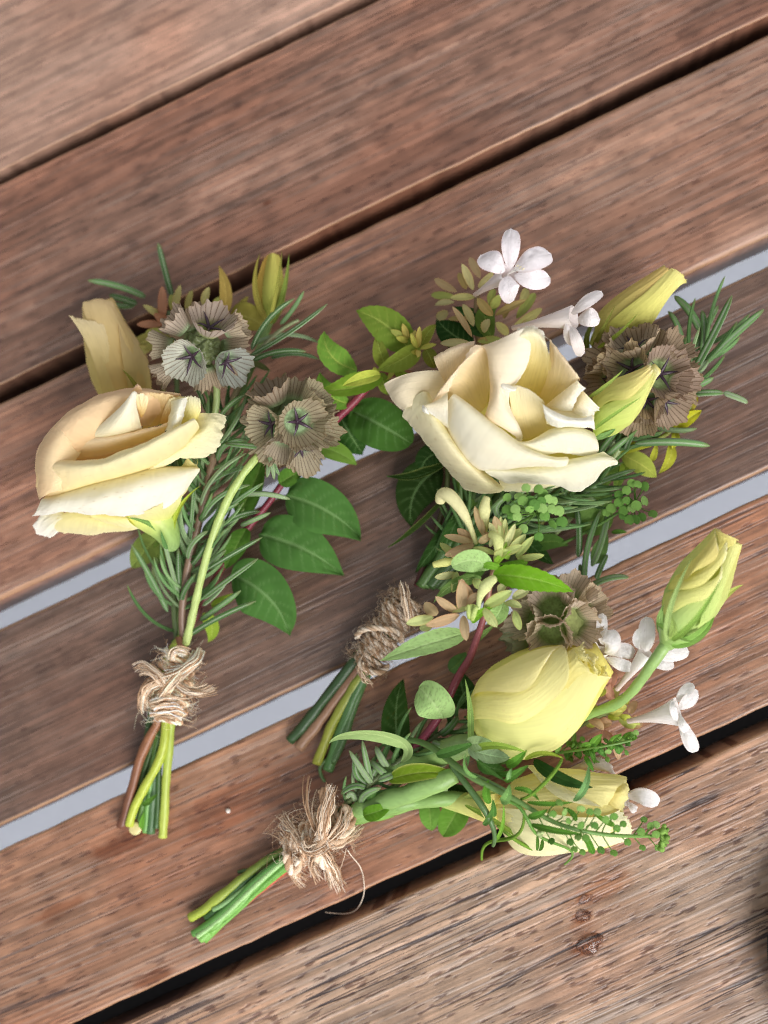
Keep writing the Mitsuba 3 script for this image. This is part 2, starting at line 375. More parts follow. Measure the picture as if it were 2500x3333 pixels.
def sprig_needles(parent, V, stem, count, length, width=1.3, spread=55, z_amp=6.0, seed=1, span=(0, 1)):
    """Needles in pairs along a stem."""
    r = np.random.default_rng(seed); p = spline(V.pts(stem), 60); t = norm(np.gradient(p, axis=0))
    for i in range(count):
        k = int((span[0] + (span[1] - span[0]) * (i + r.random()) / count) * 59)
        sd = norm(np.cross(t[k], UP)) * (1 if i % 2 else -1); a = math.radians(spread * r.uniform(0.6, 1.2))
        d = norm(t[k] * math.cos(a) + (sd * r.uniform(0.4, 1) + UP * r.uniform(-0.5, 0.9)) * math.sin(a))
        L = length * r.uniform(0.8, 1.4) * MM
        q = [p[k], p[k] + d * L * 0.5 + UP * 0.0006, p[k] + norm(d + 0.35 * t[k]) * L]
        q = [np.array([x[0], x[1], max(x[2], 0.0012)]) for x in q]
        add(parent, 'needle', needle_mesh(q, width * r.uniform(0.7, 1.0), np.array(ROSEMARY[int(r.integers(5))]) * r.uniform(0.8, 1.05), roll=r.uniform(-40, 40)), 'leaf')


class Ovoid:
    """A bud-shaped body seen in a view: axis from A (base) to B (tip), (x, y, z); half widths in view pixels along it."""
    def __init__(s, V, A, B, half, flat=1.0, bow=0.0):
        s.V, s.A, s.B, s.half, s.flat = V, np.array(A, float), np.array(B, float), np.array(half, float), flat
        s.pxmm = V.k * FOC / ((HCAM / MM) - 0.5 * (A[2] + B[2])) ; s.ax = s.B[:2] - s.A[:2]; s.L = np.linalg.norm(s.ax); s.ax /= s.L
        s.nx = np.array([-s.ax[1], s.ax[0]]); s.bow = bow
    def r(s, t): return make_interp_spline(np.linspace(0, 1, len(s.half)), s.half, k=min(3, len(s.half) - 1))(np.clip(t, 0, 1))
    def pt(s, x, y, off=0.0):
        d = np.array([x, y]) - s.A[:2]; t = d @ s.ax / s.L; e = d @ s.nx - s.bow * math.sin(math.pi * min(max(t, 0), 1)); r = max(float(s.r(t)), 1.0)
        z = s.A[2] + (s.B[2] - s.A[2]) * t + s.flat * math.sqrt(max(r * r - e * e, 0.0)) / s.pxmm + off
        return (x, y, z)
    def body(s, base, tip, n=30, m=36, seed=0, sink=0.7, ruff=0.25):
        t = np.linspace(0, 1, n); r = s.r(t) * (1 - sink / s.half.max()); ph = np.linspace(0, 2 * np.pi, m, endpoint=False)
        pts = []
        for k in range(n):
            cx = s.A[:2] + s.ax * s.L * t[k] + s.nx * s.bow * math.sin(math.pi * t[k]); cz = s.A[2] + (s.B[2] - s.A[2]) * t[k]
            for f in ph:
                q = cx + s.nx * r[k] * math.cos(f); pts.append(s.V((q[0], q[1], cz + s.flat * r[k] / s.pxmm * math.sin(f) - sink)))
        v = np.array(pts); v += (nfbm(v * 420, 3, seed) - 0.5)[:, None] * ruff * 2 * MM * norm(v - v.mean(0))
        c = np.repeat(lerp(base, tip, t), m, 0) * (0.93 + 0.14 * nfbm(v * 900, 2, seed))[:, None]
        f = grid_faces(n, m, True)
        for e, o in ((0, 0), ((n - 1) * m, 1)):
            k = len(v); v = np.vstack([v, v[e:e + m].mean(0)]); c = np.vstack([c, c[e]]); j = np.arange(m)
            f = np.vstack([f, np.stack([j * 0 + k, e + j, e + (j + 1) % m], 1)])
        return v, f, c
    def petal(s, rows, base, rim, **o):
        o.setdefault('crease', 0.07); o.setdefault('ruff', 0.12)
        res = o.pop('res', (44, 60)); g = sheet([s.V.pts([s.pt(q[0], q[1], q[2] * 2.0) for q in row]) for row in rows], *res)
        return petal_mesh(g, base, rim, **o)


def cup_mesh(c, n, R, depth=4.6, seed=0, rib=(0.17, 0.10, 0.055), film=(0.52, 0.43, 0.31), heart=(0.36, 0.50, 0.27), ribs=27, crumple=1.5, centre=0.47):
    """A papery seed cup that faces along n: a green hairy centre, ribs and a torn rim."""
    r = np.random.default_rng(seed); n = norm(np.asarray(n)); a = norm(np.cross(n, [0.3, 0.9, 0.2])); b = np.cross(n, a)
    M, K = 19, ribs * 6; rho = np.linspace(0.0, 1, M)[:, None] * np.ones((1, K)); ph = np.linspace(0, 2 * np.pi, K, endpoint=False)[None] * np.ones((M, 1))
    rr = np.clip((rho - centre) / (1 - centre), 0, 1); tooth = np.abs(np.sin(ph * ribs / 2 + 0.4))
    cs, sn = np.cos(ph), np.sin(ph); o = np.full_like(cs, seed * 2.1)
    wob = nfbm(np.stack([cs * 1.5, sn * 1.5, o], -1), 3, seed) - 0.5; wob2 = nnoise(np.stack([cs * 5, sn * 5, o], -1), seed + 3) - 0.5
    rad = R * (1 - (1 - rho) ** 1.08) * (1 + crumple * (0.30 * wob + 0.1 * wob2) * rr) + 0.10 * R * rr ** 8 * (1 - tooth) * 0.7 - 0.05 * R * r.random(K)[None] * rr ** 8 - 0.16 * R * np.clip(nnoise(np.stack([cs * 4, sn * 4, o], -1), seed + 11) - 0.55, 0, 1) * 2 * rr ** 4
    h = depth * 1.1 * rr ** 0.95 + crumple * depth * (0.75 * wob + 0.3 * wob2) * rr ** 1.3 - 0.35 * (1 - rr) * (rho / centre < 1) * (rho / centre) ** 2
    ribv = np.exp(-((np.abs(np.sin(ph * ribs / 2)) - 0) / 0.24) ** 2)
    h = h + 0.2 * ribv * (rr > 0) * np.minimum(1, rr * 5)
    v = np.asarray(c) + MM * (rad[..., None] * (cs[..., None] * a + sn[..., None] * b) + h[..., None] * n)
    col = np.ones((M, K, 3)) * np.asarray(film) * (0.75 + 0.5 * nfbm(np.stack([cs * 4 * rho, sn * 4 * rho, o], -1), 3, seed + 5))[..., None]
    col = lerp(col, rib, np.clip(ribv * 0.85, 0, 1) * (rr > 0))
    col = lerp(col, np.asarray(film) * np.array([0.72, 0.58, 0.42]), np.clip(rr - 0.75, 0, 1) * 2.2 * (0.4 + wob2))
    hm = np.clip((centre * 1.25 - rho) / (centre * 0.3), 0, 1)
    col = lerp(col, np.asarray(heart) * np.ones(3), hm) * np.where(hm > 0.5, 0.65 + 0.8 * nfbm(np.stack([cs * 14 * rho, sn * 14 * rho, o], -1), 2, seed + 7), 1)[..., None]
    v, col = v.reshape(-1, 3), np.clip(col.reshape(-1, 3), 0.01, 0.9)
    return v, grid_faces(M, K, True), col


def star_mesh(c, n, R, seed=0, col=(0.035, 0.018, 0.03)):
    """The dark five-pointed star with bristles in the middle of a seed cup."""
    r = np.random.default_rng(seed); n = norm(np.asarray(n)); a = norm(np.cross(n, [0.3, 0.9, 0.2])); b = np.cross(n, a); f0 = r.uniform(0, 6.28); parts = []
    for k in range(5):
        f = f0 + k * 2 * np.pi / 5 + r.uniform(-0.15, 0.15); d = a * math.cos(f) + b * math.sin(f); L = R * r.uniform(0.8, 1.15) * MM
        c0 = np.asarray(c) + n * 0.0006
        parts.append(tube([c0, c0 + d * L * 0.3 + n * L * 0.22, c0 + d * L + n * L * r.uniform(0.25, 0.6)], [0.55, 0.45, 0.06], n=9, sides=6, flat=0.6, side=n, col=[np.asarray(col), np.asarray(col) * 1.5 + 0.01]))
    v, fc = trimesh.creation.icosphere(subdivisions=1).vertices * 0.55 * MM + np.asarray(c) + n * 0.0007, trimesh.creation.icosphere(subdivisions=1).faces
    parts.append((v, np.array(fc), np.ones((len(v), 3)) * np.asarray(col)))
    return join(parts)


def ball(c, rx, n=None, rn=None, col=(0.1, 0.2, 0.05), sub=2, rough=0.0, seed=0):
    m = trimesh.creation.icosphere(subdivisions=sub); v = np.array(m.vertices)
    if rough: v = v * (1 + rough * (nfbm(v * 3 + seed, 3, seed) - 0.5))[:, None]
    if n is None: v = v * rx * MM
    else:
        n = norm(np.asarray(n)); a = norm(np.cross(n, [0.3, 0.9, 0.2])); b = np.cross(n, a); v = (v[:, :1] * a + v[:, 1:2] * b) * rx * MM + v[:, 2:] * n * rn * MM
    return v + np.asarray(c), np.array(m.faces), np.ones((len(v), 3)) * np.asarray(col)


def seed_head(B, V, centre, Rpx, cups, seed=0, core=(0.14, 0.17, 0.07), stem=None, fringe=8, label=None, **kw):
    """A round head of papery cups. cups: (x, y, radius px, options) as seen in the view; each faces outwards from the centre (x, y, z)."""
    pxmm = V.k * FOC / ((HCAM / MM) - centre[2]); C = V(centre); R = Rpx / pxmm
    parts = [ball(C, R * 0.42, col=core, rough=0.9, sub=4, seed=seed)]
    if stem is not None: parts.append(tube(V.pts(stem), [1.0, 1.0, 0.95], n=24, col=[srgb(150, 170, 110), srgb(160, 180, 118)], bump=0.05))
    H = add(B, 'seed_head', join(parts), 'stem_skin', label=label)
    r = np.random.default_rng(seed); dirs = []
    view = norm(CAM - C); xr = norm(V((centre[0] + 100, centre[1], centre[2])) - C); yd = norm(V((centre[0], centre[1] + 100, centre[2])) - C)
    for i, (x, y, cr, o) in enumerate(cups):
        ex, ey = (x - centre[0]) / Rpx, (y - centre[1]) / Rpx; q = min(ex * ex + ey * ey, 0.97); n = norm(xr * ex + yd * ey + view * math.sqrt(1 - q)); dirs.append(n)
        o = {**kw, **o}; st = o.pop('star', 0.68); tilt = o.pop('n', None)
        if tilt is not None: n = norm(n + xr * tilt[0] + yd * tilt[1])
        base = C + n * R * 0.5 * MM
        cen = V((x, y, 0)); ray = norm(cen - CAM); base = CAM + ray * ((C + dirs[-1] * R * 0.62 * MM - CAM) @ ray) - (n - ray * (n @ ray)) * 2.6 * MM
        o.setdefault('ribs', int(r.integers(22, 31))); o.setdefault('crumple', r.uniform(0.9, 1.9)); o['film'] = np.array(o.get('film', (0.50, 0.43, 0.32))) * r.uniform(0.85, 1.2) * np.array([1, r.uniform(0.97, 1.05), r.uniform(0.95, 1.12)])
        add(H, 'cup', cup_mesh(base, n, cr / pxmm, seed=seed * 40 + i, **o), 'paper')
        if st: add(H, 'star', star_mesh(base, n, cr / pxmm * st, seed=seed * 40 + i), 'stem_skin')
    for k in range(fringe):
        f = k * 2 * np.pi / fringe + r.uniform(-0.2, 0.2); n = norm(xr * math.cos(f) + yd * math.sin(f) - view * r.uniform(0.05, 0.6))
        if max(n @ d for d in dirs) > 0.86: continue
        add(H, 'cup', cup_mesh(C + n * R * 0.55 * MM, n, 0.46 * R, seed=seed * 40 + 20 + k, **kw), 'paper')
    return H


JUTE = [srgb(228, 206, 178), srgb(208, 178, 146), srgb(238, 222, 200), srgb(178, 144, 112)]


def rope(path, radius, n=None, turns=None, col=0, seed=0, close=False):
    """Three-ply twine along a spline, with colour flecks."""
    p = np.asarray(path); L = np.linalg.norm(np.diff(spline(p, 60), axis=0), axis=1).sum(); n = n or max(20, int(L / (radius * MM * 0.45))); turns = turns or L / (radius * MM * 6.0)
    c = spline(p, n); t, A, Bn = frames(c); parts = []; r = np.random.default_rng(seed)
    for k in range(3):
        a = np.linspace(0, 2 * np.pi * turns, n) + k * 2 * np.pi / 3
        q = c + (np.cos(a)[:, None] * A + np.sin(a)[:, None] * Bn) * radius * 0.52 * MM
        q = q + (nfbm(q * 900, 2, seed + k) - 0.5)[:, None] * radius * 0.35 * MM * A
        tt, AA, BB = frames(q); sd = 6; ang = np.arange(sd) * 2 * np.pi / sd; R = radius * 0.58 * MM * (0.85 + 0.3 * nnoise(q * 700, seed + k))
        v = (q[:, None] + R[:, None, None] * (np.cos(ang)[None, :, None] * AA[:, None] + np.sin(ang)[None, :, None] * BB[:, None])).reshape(-1, 3)
        col_ = np.asarray(JUTE[(col + k) % 4]) * (0.72 + 0.5 * nfbm(v * 1500, 2, seed + 9))[:, None]
        f = grid_faces(n, sd, True); e = (n - 1) * sd; m = len(v); j = np.arange(sd)
        v = np.vstack([v, q[:1], q[-1:]]); col_ = np.vstack([col_, col_[:1], col_[-1:]])
        f = np.vstack([f, np.stack([j * 0 + m, (j + 1) % sd, j], 1), np.stack([j * 0 + m + 1, e + j, e + (j + 1) % sd], 1)])
        parts.append((v, f, col_))
    return join(parts)


def coil(a, b, r0, r1, turns, squash=0.85, phase=0.0, wob=0.35, seed=0):
    """The path of a twine wound round a bundle from a to b (world points), radii in mm."""
    r = np.random.default_rng(seed); n = int(turns * 14); s = np.linspace(0, 1, n); t = norm(b - a); h = norm(np.cross(t, UP)); u = np.cross(h, t)
    ang = s * turns * 2 * np.pi + phase; R = (r0 + (r1 - r0) * s + wob * (nnoise(np.stack([s * turns * 2, s * 0 + seed, s * 0], -1), seed) - 0.5) * 2) * MM
    return a + (b - a) * s[:, None] + h * (np.cos(ang) * R)[:, None] + u * (np.sin(ang) * R * squash)[:, None] + t * (0.5 * MM * (nnoise(np.stack([s * turns * 1.5, s * 0 + seed + 9, s * 0], -1), seed) - 0.5))[:, None]


def fuzz(points, dirs, count, length, seed=0, thick=0.06, lift=0.5):
    """Loose fibres standing out of twine."""
    r = np.random.default_rng(seed); parts = []
    for k in range(count):
        i = int(r.integers(len(points))); p = points[i]; d = norm(dirs[i] + r.normal(0, 0.55, 3)); L = length * r.uniform(0.3, 1.0) * MM; b = norm(r.normal(0, 1, 3))
        q = [p, p + d * L * 0.4 + b * L * 0.12, p + d * L * 0.75 + b * L * 0.35 * r.uniform(-1, 1.4), p + norm(d + b * 0.8) * L]
        q = [np.array([x[0], x[1], max(x[2], 0.0004)]) for x in q]
        parts.append(tube(q, [thick, thick * 0.9, thick * 0.5], n=9, sides=3, cap=False, col=np.asarray(JUTE[int(r.integers(4))]) * r.uniform(0.8, 1.15)))
    return join(parts)


def tassel(V, path, radius, strands, spread, seed=0, thick=0.16):
    """An unravelled end of twine: many separate fibres along a path that fan out."""
    r = np.random.default_rng(seed); p = spline(V.pts(path), 14); t, A, Bn = frames(p); parts = []
    for k in range(strands):
        a = r.uniform(0, 6.28); q0 = radius * math.sqrt(r.random()); e = r.uniform(0.75, 1.1); s = np.linspace(0, 1, 14)[:, None]
        off = (A * math.cos(a) + Bn * math.sin(a)) * MM * (q0 * (1 + spread * s ** 2)) + r.normal(0, 1, 3) * 0.5 * MM * spread * s ** 3 + (nnoise(np.stack([s[:, 0] * 4, s[:, 0] * 0 + k, s[:, 0] * 0], -1), seed) - 0.5)[:, None] * A * radius * 0.7 * MM
        q = p[0] + (p - p[0]) * e + off; q[:, 2] = np.maximum(q[:, 2], 0.0006)
        parts.append(tube(q, [thick * r.uniform(0.7, 1.5), thick, thick * 0.5], n=16, sides=5, col=np.asarray(JUTE[int(r.integers(4))]) * r.uniform(0.7, 1.2)))
    return join(parts)


def twine_wrap(B, V, a, b, r0, r1, turns, radius, tone=1.0, col=0, seed=0, fuzz_n=160, fuzz_len=6.0, label=None, knots=()):
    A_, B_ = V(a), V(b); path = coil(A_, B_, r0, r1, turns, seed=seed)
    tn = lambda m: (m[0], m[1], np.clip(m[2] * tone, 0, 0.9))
    T_ = add(B, 'twine_binding', tn(rope(path, radius, n=int(turns * 60), col=col, seed=seed)), 'fibre', label=label)
    over = coil(A_ + (B_ - A_) * 0.1, A_ + (B_ - A_) * 0.9, r0 + radius * 1.1, r1 + radius * 1.1, turns * 0.45, phase=1.4, wob=0.7, seed=seed + 3)
    add(T_, 'outer_turns', tn(rope(over, radius * 1.05, n=int(turns * 34), col=col + 1, seed=seed + 3)), 'fibre')
    for i, (kp, kr) in enumerate(knots):
        add(T_, 'knot', tn(rope(V.pts(kp), kr, col=i, seed=seed + 11 + i)), 'fibre')
    c = A_ + (B_ - A_) * np.linspace(0, 1, len(path))[:, None]
    add(T_, 'loose_fibres', tn(fuzz(path, norm(path - c), fuzz_n, fuzz_len, seed=seed + 5)), 'fibre', kind='stuff')
    return T_


def stems(B, V, specs, kind='cut_stem'):
    """specs: (points, radius, colours)."""
    for pts, r, col in specs: add(B, kind, tube(V.pts(pts), r, n=46, sides=13, col=col, bump=0.15 * np.max(r), seed=len(scene)), 'stem_skin')


def leaves(P, V, specs, kind='leaf'):
    """specs: (midrib points in the view, width in view pixels, options)."""
    for mid, w, o in specs:
        pxmm = V.k * FOC / ((HCAM / MM) - mid[0][2]); add(P, kind, leaf_mesh(V.pts(mid), w / pxmm, seed=len(scene), **o), 'leaf')


DARK_LEAF = dict(top=srgb(76, 118, 56), vein=srgb(122, 156, 98), fold=0.28, wave=0.2, curl=0.12)
MID_LEAF = dict(top=srgb(84, 126, 48), vein=srgb(128, 160, 80), fold=0.2)
LIME_LEAF = dict(top=srgb(140, 168, 58), vein=srgb(176, 192, 96), fold=0.25)
PALE_LEAF = dict(top=srgb(158, 186, 118), vein=srgb(186, 206, 140), fold=0.15)
SEPAL_COLS = [srgb(176, 178, 118), srgb(184, 160, 124), srgb(196, 196, 138), srgb(170, 186, 112), srgb(178, 150, 116)]


def rosette(P, V, lst, w, seed=0, cols=None):
    """Small blunt sepals: each ((x, y, z) base, (x, y, z) tip)."""
    r = np.random.default_rng(seed)
    for (a, b) in lst:
        m = tuple(0.5 * (np.array(a) + np.array(b)) + np.array([0, 0, 0.8])); pxmm = V.k * FOC / ((HCAM / MM) - a[2]); c = np.array((cols or SEPAL_COLS)[int(r.integers(len(cols or SEPAL_COLS)))])
        add(P, 'sepal', leaf_mesh(V.pts([a, m, b]), w / pxmm * r.uniform(0.74, 1.0), shape=(0.7, 0.66), top=c, vein=c * 1.12, fold=r.uniform(0.1, 0.35), roll=r.uniform(-40, 40), wave=0.1, seed=len(scene), n=16, m=9, nerves=3, rim=c * np.array([1.0, 0.78, 0.68])), 'leaf')


def tube_flower(B, V, base, throat, rbase, rthroat, lobes, seed=0, label=None, tint=(0.86, 0.80, 0.80), bowl=None, stamens=True):
    """A small white trumpet: a tube from base to throat, then lobes: each a list of view points from the throat to its tip, with a width in pixels."""
    pxmm = V.k * FOC / ((HCAM / MM) - throat[2]); a, b = V(base), V(throat); d = norm(b - a); n = 16
    p = spline([a, a + (b - a) * 0.5 + UP * 0.0006, b], n); t, A, Bn = frames(p); s = np.linspace(0, 1, n); r = (rbase + (rthroat - rbase) * s ** 1.9) / pxmm * MM; sd = 20; ang = np.arange(sd) * 2 * np.pi / sd
    v = p[:, None] + r[:, None, None] * (1 + 0.06 * np.cos(5 * ang))[None, :, None] * (np.cos(ang)[None, :, None] * A[:, None] + np.sin(ang)[None, :, None] * Bn[:, None])
    c = np.repeat(lerp((0.72, 0.60, 0.52), tint, s), sd, 0)
    F = add(B, 'white_blossom', (v.reshape(-1, 3), grid_faces(n, sd, True), c), 'petal', label=label)
    for pts, w, roll in lobes:
        q = V.pts(pts)
        add(F, 'lobe', leaf_mesh(q, w / pxmm, roll=roll, shape=(0.55, 0.34), top=tint, vein=np.asarray(tint) * 0.9, fold=-0.15, wave=0.17, seed=len(scene), n=30, m=19, nerves=5, mottle=0.14, serrate=0.12, rim=np.asarray(tint) * np.array([0.97, 0.88, 0.86])), 'petal')
    if stamens:
        for k in range(3):
            e = b + d * (0.004 + 0.001 * k) + norm(np.cross(d, UP)) * (k - 1) * 0.0008
            add(F, 'stamen', join([tube([b - d * 0.004, b + UP * 0.0005, e], [0.14, 0.14, 0.12], n=8, sides=5, col=(0.8, 0.78, 0.7)), ball(e, 0.32, d, 0.6, col=(0.8, 0.74, 0.55), sub=1)]), 'stem_skin')
    return F


def pod(c, n, r, col, seed=0):
    """A flat round notched seed pod."""
    n = norm(np.asarray(n)); a = norm(np.cross(n, [0.3, 0.9, 0.2])); b = np.cross(n, a); M, K = 7, 22; ph = np.linspace(0, 2 * np.pi, K, endpoint=False)
    out = r * MM * (1 - 0.34 * np.exp(-((ph - np.pi / 2) / 0.28) ** 2)); pts, cs = [], []
    for k, s in enumerate(np.linspace(-1, 1, M)):
        q = math.sqrt(max(1 - s * s, 0.0)) ** 0.6; h = 0.17 * r * s * MM
        pts.append(np.asarray(c) + out[:, None] * q * (np.cos(ph)[:, None] * a + np.sin(ph)[:, None] * b) + n * h); cs.append(np.ones((K, 3)) * np.asarray(col) * (1.25 if abs(s) < 0.3 else 0.9 + 0.1 * abs(s)))
    return np.vstack(pts), grid_faces(M, K, True), np.vstack(cs)


PODS = [srgb(136, 180, 92), srgb(116, 162, 78), srgb(152, 190, 108), srgb(104, 150, 72)]


def cress(P, V, hub, lst, r, seed=0, toward=UP):
    """Pods on fine stalks: hub (x, y, z), each pod (x, y, z)."""
    rg = np.random.default_rng(seed); h = V(hub)
    for q in lst:
        c = V(q); n = norm(np.asarray(toward) + rg.normal(0, 0.28, 3)); pxmm = V.k * FOC / ((HCAM / MM) - q[2]); rr = r / pxmm * rg.uniform(0.85, 1.12)
        st = tube([h, 0.5 * (h + c) + rg.normal(0, 0.4, 3) * MM, c - norm(c - h) * rr * MM * 0.8], [0.2, 0.16, 0.14], n=9, sides=5, col=srgb(104, 142, 66))
        add(P, 'seed_pod', join([pod(c, n, rr, PODS[int(rg.integers(4))]), st]), 'leaf')

# ---------------------------------------------------------------- boutonniere on the left
labels['boutonniere'] = {'label': 'left boutonniere lying upright with one pale yellow rose bloom and two papery seed heads', 'category': 'boutonniere', 'group': 'boutonnieres lying on the table'}
B = 'boutonniere'
V1 = View(50, 750, 1659 / 1150); R1 = View(100, 1200, 1659 / 750); W1 = View(300, 2050, 1659 / 900)

